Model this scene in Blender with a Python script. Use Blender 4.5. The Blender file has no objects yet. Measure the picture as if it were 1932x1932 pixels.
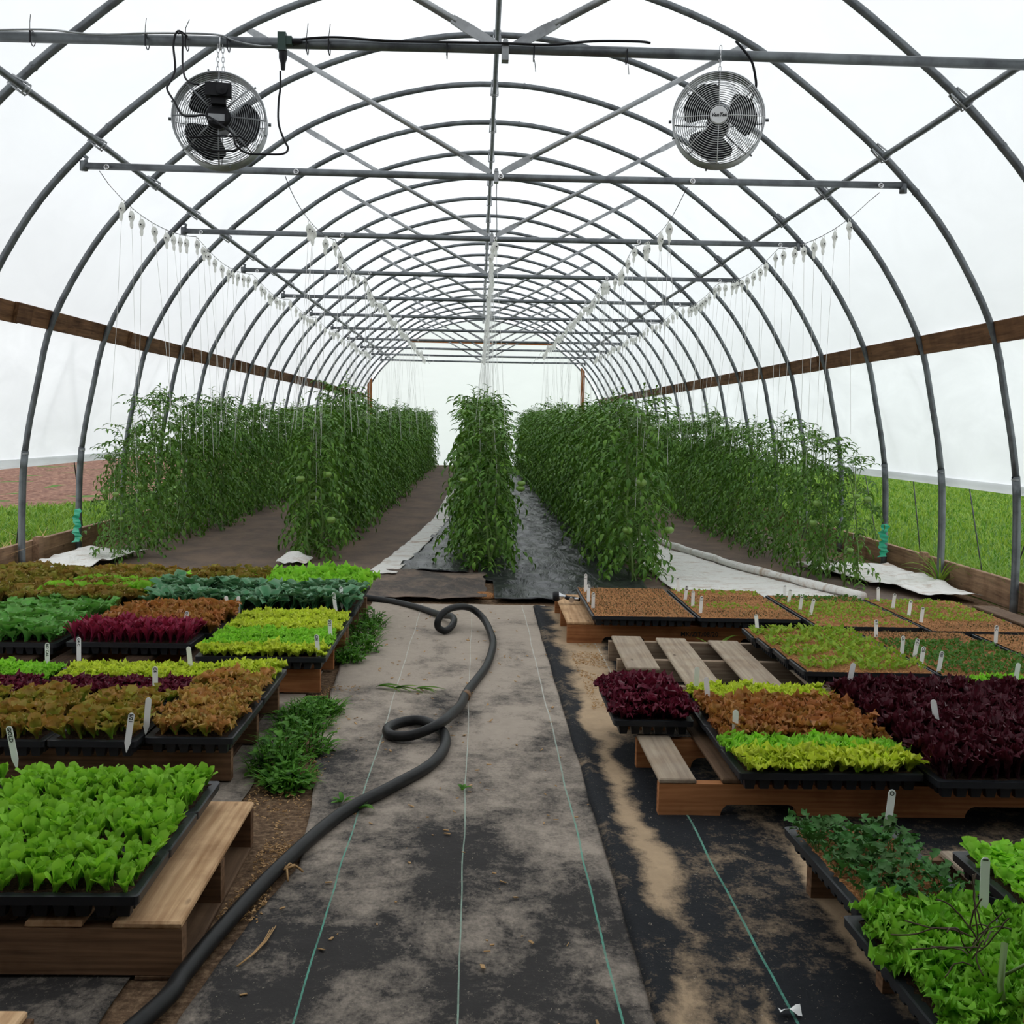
import bpy, math, random
import numpy as np
from mathutils import Vector, Matrix, Euler, noise as mnoise
R = math.radians
PI = math.pi
rnd = random.Random(7)
rng = np.random.default_rng(11)
sc = bpy.context.scene
COL = sc.collection

# ------------------------------------------------------------------ helpers
def nz(x, y=0.0, z=0.0):
    return mnoise.noise(Vector((x, y, z)))

class MB:
    """collects geometry for ONE mesh"""
    def __init__(s):
        s.V = []; s.F = []; s.T = []; s.M = []; s.n = 0; s.mi = 0
    def add(s, V, F, T=None):
        V = np.asarray(V, dtype=float).reshape(-1, 3)
        s.V.append(V)
        n = s.n
        for f in F:
            s.F.append(tuple(int(i) + n for i in f)); s.M.append(s.mi)
        s.T.append(np.zeros((len(V), 3)) if T is None else np.asarray(T, dtype=float))
        s.n += len(V)
        return s
    def box(s, c, d, rot=None, taper=1.0):
        x, y, z = d[0] / 2, d[1] / 2, d[2] / 2
        V = [(-x*taper, -y*taper, -z), (x*taper, -y*taper, -z), (x*taper, y*taper, -z), (-x*taper, y*taper, -z),
             (-x, -y, z), (x, -y, z), (x, y, z), (-x, y, z)]
        if rot is not None:
            V = [rot @ Vector(v) for v in V]
        V = [(v[0] + c[0], v[1] + c[1], v[2] + c[2]) for v in V]
        return s.add(V, [(0, 3, 2, 1), (4, 5, 6, 7), (0, 1, 5, 4), (1, 2, 6, 5), (2, 3, 7, 6), (3, 0, 4, 7)])
    def tube(s, P, r, n=8, cap=True, closed=False, t=None):
        P = [Vector(p) for p in P]
        m = len(P)
        rr = r if hasattr(r, '__len__') else [r] * m
        V = []; prev = None
        for i in range(m):
            a = P[(i - 1) % m] if (closed or i > 0) else P[0]
            b = P[(i + 1) % m] if (closed or i < m - 1) else P[-1]
            d = (b - a)
            if d.length < 1e-9: d = Vector((0, 0, 1))
            d.normalize()
            if prev is None:
                up = Vector((0, 0, 1)) if abs(d.z) < .95 else Vector((0, 1, 0))
                e1 = d.cross(up).normalized()
            else:
                e1 = (prev - d * prev.dot(d))
                if e1.length < 1e-6: e1 = d.cross(Vector((0, 0, 1)))
                e1.normalize()
            prev = e1
            e2 = d.cross(e1)
            for k in range(n):
                an = 2 * PI * k / n
                V.append(P[i] + (e1 * math.cos(an) + e2 * math.sin(an)) * rr[i])
        F = []
        for i in range(m if closed else m - 1):
            j = (i + 1) % m
            for k in range(n):
                l = (k + 1) % n
                F.append((i * n + k, i * n + l, j * n + l, j * n + k))
        if cap and not closed:
            F.append(tuple(range(n - 1, -1, -1))); F.append(tuple((m - 1) * n + k for k in range(n)))
        T = None
        if t is not None:
            T = np.tile(np.array(t, dtype=float), (len(V), 1))
        return s.add([tuple(v) for v in V], F, T)
    def lathe(s, prof, c=(0, 0, 0), axis='z', n=24):
        V = []; m = len(prof)
        for r, h in prof:
            for k in range(n):
                a = 2 * PI * k / n
                x, y = r * math.cos(a), r * math.sin(a)
                p = (x, y, h) if axis == 'z' else ((x, h, y) if axis == 'y' else (h, x, y))
                V.append((p[0] + c[0], p[1] + c[1], p[2] + c[2]))
        F = []
        for i in range(m - 1):
            for k in range(n):
                l = (k + 1) % n
                F.append((i * n + k, i * n + l, (i + 1) * n + l, (i + 1) * n + k))
        F.append(tuple(range(n - 1, -1, -1))); F.append(tuple((m - 1) * n + k for k in range(n)))
        return s.add(V, F)
    def grid(s, f, nu, nv):
        V = [f(i / (nu - 1), j / (nv - 1)) for j in range(nv) for i in range(nu)]
        F = [(j * nu + i, j * nu + i + 1, (j + 1) * nu + i + 1, (j + 1) * nu + i) for j in range(nv - 1) for i in range(nu - 1)]
        return s.add(V, F)
    def mesh(s, name, mats, smooth=True):
        me = bpy.data.meshes.new(name)
        V = np.concatenate(s.V) if s.V else np.zeros((0, 3))
        me.from_pydata([tuple(v) for v in V.tolist()], [], s.F)
        mats = mats if isinstance(mats, (list, tuple)) else [mats]
        for m in mats: me.materials.append(m)
        if len(mats) > 1: me.polygons.foreach_set('material_index', s.M)
        at = me.color_attributes.new('tint', 'FLOAT_COLOR', 'POINT')
        T = np.ones((len(V), 4)); T[:, :3] = np.concatenate(s.T)
        at.data.foreach_set('color', T.ravel())
        if smooth: me.polygons.foreach_set('use_smooth', [True] * len(me.polygons))
        me.update()
        return me
    def build(s, name, mats, parent=None, smooth=False, auto=None):
        me = s.mesh(name, mats, smooth or auto is not None)
        if auto is not None: me.set_sharp_from_angle(angle=R(auto))
        return link(name, me, parent)

def link(name, data, parent=None, loc=None, rz=0.0, scale=None):
    o = bpy.data.objects.new(name, data); COL.objects.link(o)
    if parent is not None: o.parent = parent
    if loc is not None: o.location = loc
    if rz: o.rotation_euler.z = rz
    if scale is not None: o.scale = scale if hasattr(scale, '__len__') else (scale,) * 3
    return o

def tag(o, label=None, cat=None, group=None, kind=None):
    if label: o['label'] = label
    if cat: o['category'] = cat
    if group: o['group'] = group
    if kind: o['kind'] = kind
    return o

def empty(name, loc=(0, 0, 0), rz=0.0):
    return link(name, None, None, loc, rz)

_txt = {}
def textmesh(body, size, m, extrude=.0004, offset=.0004, ax='LEFT', ay='TOP_BASELINE', shear=0.0, res=2):
    f = bpy.data.curves.new('t', 'FONT'); f.body = body; f.size = size; f.extrude = extrude; f.offset = offset; f.align_x = ax; f.align_y = ay; f.shear = shear; f.resolution_u = res
    o = bpy.data.objects.new('t', f); me = bpy.data.meshes.new_from_object(o); me.materials.clear(); me.materials.append(m)
    bpy.data.objects.remove(o); bpy.data.curves.remove(f); me.name = 'lettering'; return me
def copy_tree(o, parent=None):
    c = o.copy(); COL.objects.link(c)
    if parent is not None: c.parent = parent
    for ch in list(o.children): copy_tree(ch, c)
    return c

# ------------------------------------------------------------------ materials
def mat(name):
    m = bpy.data.materials.new(name); m.use_nodes = True
    nt = m.node_tree; nt.nodes.clear()
    out = nt.nodes.new('ShaderNodeOutputMaterial')
    return m, nt, out
def nd(nt, t, **kw):
    n = nt.nodes.new(t)
    for k, v in kw.items():
        if k in n.inputs: n.inputs[k].default_value = v
        else: setattr(n, k, v)
    return n
def ramp(nt, src, stops):
    r = nt.nodes.new('ShaderNodeValToRGB')
    el = r.color_ramp.elements
    while len(el) < len(stops): el.new(.5)
    for e, (p, c) in zip(el, stops):
        e.position = p; e.color = (*c, 1) if len(c) == 3 else c
    nt.links.new(src, r.inputs[0]); return r.outputs[0]
def mixc(nt, fac, a, b, mode='MIX'):
    n = nt.nodes.new('ShaderNodeMix'); n.data_type = 'RGBA'; n.blend_type = mode
    for s, v in ((0, fac), (6, a), (7, b)):
        if hasattr(v, 'is_linked') or hasattr(v, 'links'): nt.links.new(v, n.inputs[s])
        elif s == 0: n.inputs[0].default_value = v
        else: n.inputs[s].default_value = (*v, 1)
    return n.outputs[2]
def mth(nt, op, a, b=0.0, clamp=False):
    n = nt.nodes.new('ShaderNodeMath'); n.operation = op; n.use_clamp = clamp
    for i, v in enumerate((a, b)):
        if hasattr(v, 'links'): nt.links.new(v, n.inputs[i])
        else: n.inputs[i].default_value = v
    return n.outputs[0]
def noisen(nt, vec, scale, detail=4, rough=.55, dist=0.0):
    n = nt.nodes.new('ShaderNodeTexNoise'); n.inputs['Scale'].default_value = scale
    n.inputs['Detail'].default_value = detail; n.inputs['Roughness'].default_value = rough
    n.inputs['Distortion'].default_value = dist
    if vec is not None: nt.links.new(vec, n.inputs['Vector'])
    return n.outputs[0]
def mapped(nt, src, scale=(1, 1, 1), loc=(0, 0, 0)):
    n = nt.nodes.new('ShaderNodeMapping'); n.inputs['Scale'].default_value = scale; n.inputs['Location'].default_value = loc
    nt.links.new(src, n.inputs['Vector']); return n.outputs[0]
def princ(nt, out, col, rough=.5, metal=0.0, bump=None, bstr=.3, bdist=.01, spec=.5):
    p = nt.nodes.new('ShaderNodeBsdfPrincipled')
    for k, v in (('Base Color', col), ('Roughness', rough), ('Metallic', metal)):
        if hasattr(v, 'links'): nt.links.new(v, p.inputs[k])
        else: p.inputs[k].default_value = (*v, 1) if k == 'Base Color' else v
    p.inputs['Specular IOR Level'].default_value = spec
    if bump is not None:
        b = nt.nodes.new('ShaderNodeBump'); b.inputs['Strength'].default_value = bstr; b.inputs['Distance'].default_value = bdist
        nt.links.new(bump, b.inputs['Height']); nt.links.new(b.outputs[0], p.inputs['Normal'])
    nt.links.new(p.outputs[0], out.inputs[0]); return p
def objco(nt): return nt.nodes.new('ShaderNodeTexCoord').outputs['Object']
def worldco(nt): return nt.nodes.new('ShaderNodeNewGeometry').outputs['Position']

def simple(name, c1, c2=None, rough=.5, metal=0.0, scale=20, spec=.5, bstr=0.0):
    m, nt, out = mat(name)
    n = noisen(nt, objco(nt), scale)
    c2 = c2 or tuple(v * .7 for v in c1)
    princ(nt, out, mixc(nt, n, c1, c2), rough, metal, bump=n if bstr else None, bstr=bstr, bdist=.003, spec=spec)
    return m

def wood(name, c1, c2, axis='x', dark=(.05, .03, .02), rough=.75, stain=.45):
    m, nt, out = mat(name)
    co = objco(nt)
    oi = nt.nodes.new('ShaderNodeObjectInfo')
    add = nt.nodes.new('ShaderNodeVectorMath'); add.operation = 'MULTIPLY_ADD'
    nt.links.new(oi.outputs['Random'], add.inputs[0]); add.inputs[1].default_value = (13, 7, 5); nt.links.new(co, add.inputs[2])
    v = add.outputs[0]
    sc_ = (2.2, 55, 55) if axis == 'x' else (55, 2.2, 55)
    g = noisen(nt, mapped(nt, v, sc_), 1.6, 5, .6, .6)
    w = nt.nodes.new('ShaderNodeTexWave'); w.inputs['Scale'].default_value = 1.2; w.inputs['Distortion'].default_value = 14
    w.inputs['Detail'].default_value = 3
    w.bands_direction = 'Z' if axis == 'x' else 'X'
    nt.links.new(mapped(nt, v, (.5, 9, 12) if axis == 'x' else (10, .5, 10)), w.inputs['Vector'])
    g2 = noisen(nt, mapped(nt, v, (.8, 9, 9) if axis == 'x' else (9, .8, 9)), 2.2, 4, .65, 1.0)
    base = ramp(nt, mth(nt, 'ADD', mth(nt, 'MULTIPLY', g, .42), mth(nt, 'ADD', mth(nt, 'MULTIPLY', w.outputs['Fac'], .1), mth(nt, 'MULTIPLY', g2, .48))), [(.34, c2), (.62, c1)])
    st = ramp(nt, noisen(nt, v, 5, 4, .6), [(.45, (1, 1, 1)), (.75, (stain, stain * .85, stain * .75))])
    base = mixc(nt, .9, base, st, 'MULTIPLY')
    # knots
    vo = nt.nodes.new('ShaderNodeTexVoronoi'); vo.inputs['Scale'].default_value = 4.5
    nt.links.new(mapped(nt, v, (.7, 2.2, 2) if axis == 'x' else (2.2, .7, 2)), vo.inputs['Vector'])
    kn = ramp(nt, vo.outputs['Distance'], [(.035, (1, 1, 1)), (.09, (0, 0, 0))])
    base = mixc(nt, mth(nt, 'MULTIPLY', kn, .75), base, dark)
    base = mixc(nt, mth(nt, 'MULTIPLY', oi.outputs['Random'], .3), base, c2)
    princ(nt, out, base, rough, 0, bump=g, bstr=.35, bdist=.002, spec=.1)
    return m

def leafmat(name, c1, c2, tip=None, tr=.35, rough=.5, edge=None, pscale=14, alt=None, spec=.16):
    """c1..c2 per leaf, tip colour towards leaf end / rim (pigment)"""
    m, nt, out = mat(name)
    at = nt.nodes.new('ShaderNodeVertexColor'); at.layer_name = 'tint'
    sp = nt.nodes.new('ShaderNodeSeparateColor'); nt.links.new(at.outputs[0], sp.inputs[0])
    r, g, b = sp.outputs[0], sp.outputs[1], sp.outputs[2]
    col = mixc(nt, r, c1, c2)
    n = noisen(nt, worldco(nt), pscale, 3)
    if alt is not None:
        oi = nt.nodes.new('ShaderNodeObjectInfo')
        k = ramp(nt, mth(nt, 'ADD', noisen(nt, worldco(nt), 9, 2), mth(nt, 'MULTIPLY', r, .35)), [(.52, (0, 0, 0)), (.78, (1, 1, 1))])
        col = mixc(nt, k, col, alt)
    if tip is not None:
        col = mixc(nt, mth(nt, 'MULTIPLY', mth(nt, 'POWER', g, 1.5), .8, True), col, tip)
    if edge is not None:
        col = mixc(nt, mth(nt, 'MULTIPLY', mth(nt, 'POWER', b, 3.0), .8, True), col, edge)
    col = mixc(nt, .45, col, ramp(nt, n, [(.3, (.55, .55, .55)), (.7, (1.25, 1.25, 1.25))]), 'MULTIPLY')
    p = nt.nodes.new('ShaderNodeBsdfPrincipled'); p.inputs['Roughness'].default_value = rough
    p.inputs['Specular IOR Level'].default_value = spec
    nt.links.new(col, p.inputs['Base Color'])
    t = nt.nodes.new('ShaderNodeBsdfTranslucent')
    nt.links.new(mixc(nt, .6, col, (1.0, 1.0, .45), 'MULTIPLY'), t.inputs[0])
    ms = nt.nodes.new('ShaderNodeMixShader'); ms.inputs[0].default_value = tr
    nt.links.new(p.outputs[0], ms.inputs[1]); nt.links.new(t.outputs[0], ms.inputs[2])
    nt.links.new(ms.outputs[0], out.inputs[0])
    return m

def filmmat(name, tcol, scol=(.86, .88, .9), k=.72, streak=.06):
    m, nt, out = mat(name)
    n = noisen(nt, mapped(nt, worldco(nt), (.6, .5, 1.4)), 2.2, 5, .6, .8)
    c = mixc(nt, ramp(nt, n, [(.35, (0, 0, 0)), (.75, (1, 1, 1))]), tcol, tuple(v * (1 - streak) for v in tcol))
    d = nt.nodes.new('ShaderNodeBsdfDiffuse'); d.inputs[0].default_value = (*scol, 1)
    t = nt.nodes.new('ShaderNodeBsdfTranslucent'); nt.links.new(c, t.inputs[0])
    ms = nt.nodes.new('ShaderNodeMixShader'); ms.inputs[0].default_value = k
    nt.links.new(d.outputs[0], ms.inputs[1]); nt.links.new(t.outputs[0], ms.inputs[2])
    nt.links.new(ms.outputs[0], out.inputs[0]); return m

M = {}
def steel(name, c1, c2, rough=.42, metal=.75):
    m, nt, out = mat(name)
    n = noisen(nt, mapped(nt, worldco(nt), (1, 1, 1)), 9, 5, .6)
    col = ramp(nt, n, [(.3, c2), (.55, c1), (.8, tuple(min(1, v * 1.25) for v in c1))])
    princ(nt, out, col, rough, metal, spec=.5); return m
M['steel'] = steel('galvanised_steel', (.16, .175, .185), (.085, .09, .1), .45, .6)
M['steel_light'] = steel('galvanised_steel_light', (.36, .37, .38), (.22, .23, .24), .42, .6)
M['chrome'] = simple('bright_metal', (.75, .75, .76), (.5, .5, .52), .25, .9)
M['guard'] = simple('pale_guard_wire', (.8, .8, .8), (.65, .65, .66), .4, .2)
M['black'] = simple('black_plastic', (.007, .007, .009), (.012, .012, .015), .45, spec=.25)
M['tray'] = simple('tray_black_plastic', (.012, .013, .016), (.026, .028, .032), .42, 0, 12, spec=.28)
M['green_plastic'] = simple('dark_green_plastic', (.01, .03, .025), (.015, .05, .035), .5)
M['tag'] = simple('white_tag_plastic', (.94, .94, .92), (.88, .88, .86), .4)
M['ink'] = simple('black_ink', (.01, .01, .01), (.02, .02, .02), .6)
M['film_top'] = filmmat('roof_film', (.83, .835, .835))
M['film_side'] = filmmat('side_film', (.98, .985, .99), k=.76, streak=.12)
M['film_end'] = filmmat('end_film', (.995, .995, .995), (.93, .93, .93), k=.88, streak=.04)
M['clip'] = filmmat('clip_plastic', (.93, .93, .9), (.9, .9, .87), .55)
M['twine'] = simple('white_twine', (.8, .8, .78), (.7, .7, .68), .8)
M['wire'] = simple('dark_wire', (.08, .08, .09), (.05, .05, .06), .5, .5)
M['hose'] = simple('black_rubber_hose', (.008, .009, .01), (.022, .021, .02), .42, 0, 30, bstr=.1, spec=.18)
M['brass'] = simple('hose_clamp', (.25, .13, .06), (.12, .07, .04), .5, .6)
M['w_tan_y'] = wood('pallet_wood_tan', (.74, .5, .29), (.42, .24, .12), 'y')
M['w_pale_y'] = wood('pallet_wood_pale', (.46, .38, .28), (.27, .21, .16), 'y', stain=.7)
M['w_pale_x'] = wood('pallet_wood_pale_x', (.42, .33, .23), (.2, .13, .09), 'x')
M['w_brown_x'] = wood('pallet_wood_brown', (.28, .16, .09), (.1, .058, .034), 'x')
M['w_brown_y'] = wood('pallet_wood_brown_y', (.2, .125, .075), (.09, .055, .035), 'y')
M['w_dark_shade_y'] = wood('pallet_wood_dark_shade', (.09, .055, .035), (.035, .022, .015), 'y')  # wood darkened to paint in the black shadow in gaps between left trays
M['w_added_shed'] = wood('added_shed_boards', (.14, .09, .06), (.07, .045, .03), 'y')  # boards of the unseen shed added for shading
M['w_red_x'] = wood('pallet_wood_reddish', (.5, .22, .09), (.26, .1, .04), 'x')
M['w_hip'] = wood('hip_board_wood', (.2, .105, .05), (.07, .033, .016), 'y', stain=.4)
M['w_base'] = wood('base_board_wood', (.4, .25, .15), (.18, .11, .07), 'y')
M['w_frame'] = wood('end_frame_wood', (.4, .16, .06), (.2, .08, .03), 'y')
M['tomato'] = simple('green_tomato_skin', (.22, .36, .07), (.15, .28, .05), .3, 0, 10)
M['stem'] = simple('green_stem', (.16, .26, .06), (.1, .18, .04), .5)
M['dry'] = simple('dry_stem', (.09, .055, .025), (.04, .025, .012), .7)
M['orange'] = simple('orange_stem', (.5, .13, .03), (.3, .07, .02), .45)
M['ribbon'] = simple('teal_green_tape', (.03, .42, .24), (.02, .3, .17), .35)
M['straw'] = simple('dry_straw', (.5, .3, .12), (.35, .2, .08), .7)

def soilmat(name, c1, c2, c3, scale=60, bstr=.6):
    m, nt, out = mat(name)
    w = worldco(nt)
    n1 = noisen(nt, w, scale, 6, .7); n2 = noisen(nt, w, 4, 4)
    col = ramp(nt, n1, [(.32, c1), (.5, c2), (.68, c3)])
    col = mixc(nt, .5, col, ramp(nt, n2, [(.3, (.55, .55, .55)), (.7, (1.2, 1.2, 1.2))]), 'MULTIPLY')
    princ(nt, out, col, .95, 0, bump=n1, bstr=bstr, bdist=.01, spec=.1); return m
M['soil'] = soilmat('bare_soil', (.055, .035, .022), (.16, .1, .06), (.34, .23, .14), 45)
M['potting'] = soilmat('potting_mix', (.09, .035, .016), (.4, .17, .065), (.8, .46, .2), 130, 1.0)
M['potting_dark'] = soilmat('wet_potting_mix', (.012, .008, .006), (.05, .028, .018), (.14, .08, .045), 150, 1.0)
M['field'] = soilmat('tilled_soil', (.08, .04, .03), (.2, .1, .07), (.36, .22, .15), 12, 1.0)
M['lawnbase'] = soilmat('lawn_ground', (.03, .07, .012), (.07, .15, .025), (.15, .24, .05), 25, .6)

def clothmat(name, dark, sand, amount, stripes=(), sandband=None, weave=True, far=0.0, rough=.75, gloss=.08):
    """woven weed cloth with sand dust lying on it in patches"""
    m, nt, out = mat(name)
    w = worldco(nt)
    xyz = nt.nodes.new('ShaderNodeSeparateXYZ'); nt.links.new(w, xyz.inputs[0])
    n1 = noisen(nt, mapped(nt, w, (1.3, .8, 1)), 2.3, 6, .62, .3)
    n2 = noisen(nt, w, 17, 6, .72, .4)
    n3 = noisen(nt, mapped(nt, w, (1.4, 1, 1)), 75, 4, .75)
    s = mth(nt, 'ADD', mth(nt, 'MULTIPLY', mth(nt, 'SUBTRACT', mth(nt, 'MULTIPLY', n1, 1.5), .25), .5), mth(nt, 'ADD', mth(nt, 'MULTIPLY', n2, .36), mth(nt, 'MULTIPLY', n3, .2)))
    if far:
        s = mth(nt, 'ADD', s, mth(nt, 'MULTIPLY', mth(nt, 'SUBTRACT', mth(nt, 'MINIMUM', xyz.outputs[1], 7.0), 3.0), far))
    if sandband:
        for bx, bw, by0, by1, k in sandband:
            d = mth(nt, 'ABSOLUTE', mth(nt, 'SUBTRACT', mth(nt, 'ADD', xyz.outputs[0], mth(nt, 'MULTIPLY', mth(nt, 'SUBTRACT', noisen(nt, w, 2.6, 3), .5), .2)), bx))
            f = mth(nt, 'SUBTRACT', 1.0, mth(nt, 'DIVIDE', d, bw), True)
            yy = mth(nt, 'MULTIPLY', mth(nt, 'MULTIPLY', mth(nt, 'SUBTRACT', xyz.outputs[1], by0), 2.2, True), mth(nt, 'MULTIPLY', mth(nt, 'SUBTRACT', by1, xyz.outputs[1]), 2.2, True))
            s = mth(nt, 'ADD', s, mth(nt, 'MULTIPLY', mth(nt, 'MULTIPLY', f, yy), k))
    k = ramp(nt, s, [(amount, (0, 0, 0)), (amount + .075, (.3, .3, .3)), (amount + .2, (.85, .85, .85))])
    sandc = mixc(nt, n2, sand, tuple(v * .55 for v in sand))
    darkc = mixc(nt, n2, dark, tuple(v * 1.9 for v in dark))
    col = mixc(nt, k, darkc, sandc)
    # pale specks and fibres
    sp = ramp(nt, noisen(nt, mapped(nt, w, (1, .6, 1)), 130, 2, .5, 1.5), [(.68, (0, 0, 0)), (.74, (1, 1, 1))])
    col = mixc(nt, mth(nt, 'MULTIPLY', sp, .5), col, (.42, .36, .28))
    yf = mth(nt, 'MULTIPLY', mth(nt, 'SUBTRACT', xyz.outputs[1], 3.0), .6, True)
    for sx, wd, sc3 in stripes:
        wob = mth(nt, 'MULTIPLY', mth(nt, 'SUBTRACT', noisen(nt, mapped(nt, w, (0, 1, 0)), 1.3, 2), .5), .02)
        d = mth(nt, 'ABSOLUTE', mth(nt, 'SUBTRACT', mth(nt, 'ADD', xyz.outputs[0], wob), sx))
        f = mth(nt, 'MULTIPLY', mth(nt, 'LESS_THAN', d, wd), ramp(nt, n2, [(.35, (1, 1, 1)), (.62, (.45, .45, .45))]))
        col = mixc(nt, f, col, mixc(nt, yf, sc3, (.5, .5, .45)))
    hh = n2
    p = princ(nt, out, col, rough, 0, bump=hh, bstr=.45, bdist=.008, spec=gloss)
    return m

GREEN = (.12, .36, .27); WHT = (.5, .52, .48)
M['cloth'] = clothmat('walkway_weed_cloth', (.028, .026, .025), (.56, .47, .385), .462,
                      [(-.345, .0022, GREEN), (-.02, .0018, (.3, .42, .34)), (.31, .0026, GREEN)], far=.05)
M['cloth_right'] = clothmat('side_weed_cloth', (.013, .014, .016), (.64, .46, .29), .55,
                            [(.66, .003, GREEN)], sandband=[(.49, .06, 2.35, 4.9, .32), (.46, .045, 1.2, 2.5, .3), (.57, .15, 4.0, 7.4, .5), (.93, .06, 2.0, 3.3, .42), (.60, .03, 1.6, 2.5, .22)], far=0)
M['cloth_apron'] = clothmat('apron_cloth', (.06, .052, .047), (.33, .24, .18), .47, far=0)
M['cloth_aisle'] = clothmat('aisle_cloth', (.09, .068, .056), (.27, .19, .14), .44, far=0)
def plasmat(name, c, rough, spec=.6, dirt=None):
    m, nt, out = mat(name)
    w = worldco(nt); n = noisen(nt, mapped(nt, w, (1, .35, 1)), 9, 5, .6, 1.2); n2 = noisen(nt, w, 30, 4)
    col = mixc(nt, ramp(nt, n2, [(.45, (0, 0, 0)), (.75, (1, 1, 1))]), c, tuple(min(1, v + .04) for v in c))
    if dirt: col = mixc(nt, ramp(nt, noisen(nt, mapped(nt, w, (1, 1.6, 1)), 4.5, 7, .72, .8), [(.52, (0, 0, 0)), (.68, (.8, .8, .8))]), col, dirt)
    princ(nt, out, col, rough, 0, bump=n, bstr=.7, bdist=.03, spec=spec); return m
M['plastic_black'] = plasmat('black_mulch_film', (.012, .013, .015), .3, .28)
M['plastic_white'] = plasmat('white_mulch_film', (.74, .72, .68), .6, .2, dirt=(.4, .27, .18))

# leaf materials
M['l_chard'] = leafmat('leaf_bright_green', (.25, .56, .035), (.13, .38, .02), tip=(.34, .66, .06), tr=.38)
M['l_lime'] = leafmat('leaf_lime', (.55, .78, .04), (.34, .66, .03), tip=(.78, .88, .09), tr=.4, alt=(.5, .6, .06))
M['l_green'] = leafmat('leaf_lettuce_green', (.17, .52, .03), (.28, .66, .04), tip=(.38, .78, .07), tr=.4)
M['l_green_deep'] = leafmat('leaf_deep_green', (.1, .36, .02), (.16, .46, .03), tip=(.22, .54, .04), tr=.3, alt=(.3, .56, .05))
M['l_rust'] = leafmat('leaf_red_brown', (.38, .13, .04), (.24, .085, .025), tip=(.5, .2, .07), tr=.3, alt=(.3, .24, .035))
M['l_redgreen'] = leafmat('leaf_red_green', (.48, .2, .06), (.36, .27, .045), tip=(.58, .27, .1), tr=.32, alt=(.32, .46, .05))
M['l_romaine'] = leafmat('leaf_romaine', (.34, .2, .045), (.24, .32, .04), tip=(.42, .2, .055), tr=.32, alt=(.2, .5, .04))
M['l_maroon'] = leafmat('leaf_maroon', (.085, .006, .018), (.035, .004, .01), tip=(.17, .016, .04), tr=.2, rough=.35)
M['l_maroon_dark'] = leafmat('leaf_dark_maroon', (.04, .005, .011), (.014, .003, .006), tip=(.095, .013, .024), tr=.15, rough=.4)
M['l_beet'] = leafmat('leaf_magenta', (.26, .016, .06), (.11, .01, .03), tip=(.38, .035, .085), tr=.25, rough=.35)
M['l_collard'] = leafmat('leaf_blue_green', (.07, .24, .11), (.045, .17, .07), tip=(.1, .28, .13), edge=(.28, .42, .28), tr=.15, rough=.4)
M['l_broad'] = leafmat('leaf_mid_green', (.11, .36, .06), (.07, .26, .04), tip=(.16, .44, .08), edge=(.2, .36, .12), tr=.25)
M['l_kale'] = leafmat('leaf_kale', (.05, .095, .022), (.075, .035, .03), tip=(.055, .17, .04), tr=.15, alt=(.075, .24, .05))
M['l_mix'] = leafmat('leaf_mixed_red', (.23, .2, .045), (.27, .08, .035), tip=(.34, .2, .05), tr=.25, alt=(.2, .38, .05))
M['l_sprout'] = leafmat('leaf_sprout', (.36, .5, .06), (.24, .4, .05), tr=.35)
M['l_sprout_dark'] = leafmat('leaf_sprout_dark', (.1, .24, .04), (.07, .18, .03), tr=.3)
M['l_sprout_brown'] = leafmat('leaf_sprout_brown', (.16, .13, .05), (.1, .06, .03), tr=.2)
M['l_tomato'] = leafmat('leaf_tomato', (.085, .2, .026), (.018, .07, .011), tip=(.085, .215, .028), tr=.16, rough=.42, pscale=6, alt=(.15, .29, .035), spec=.28)
M['l_grass'] = leafmat('leaf_grass', (.085, .22, .022), (.03, .12, .01), tip=(.17, .32, .04), tr=.4, pscale=3, alt=(.3, .42, .07))
M['l_weed'] = leafmat('leaf_weed', (.09, .26, .025), (.03, .13, .015), tip=(.14, .34, .035), tr=.3, pscale=10)

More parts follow.
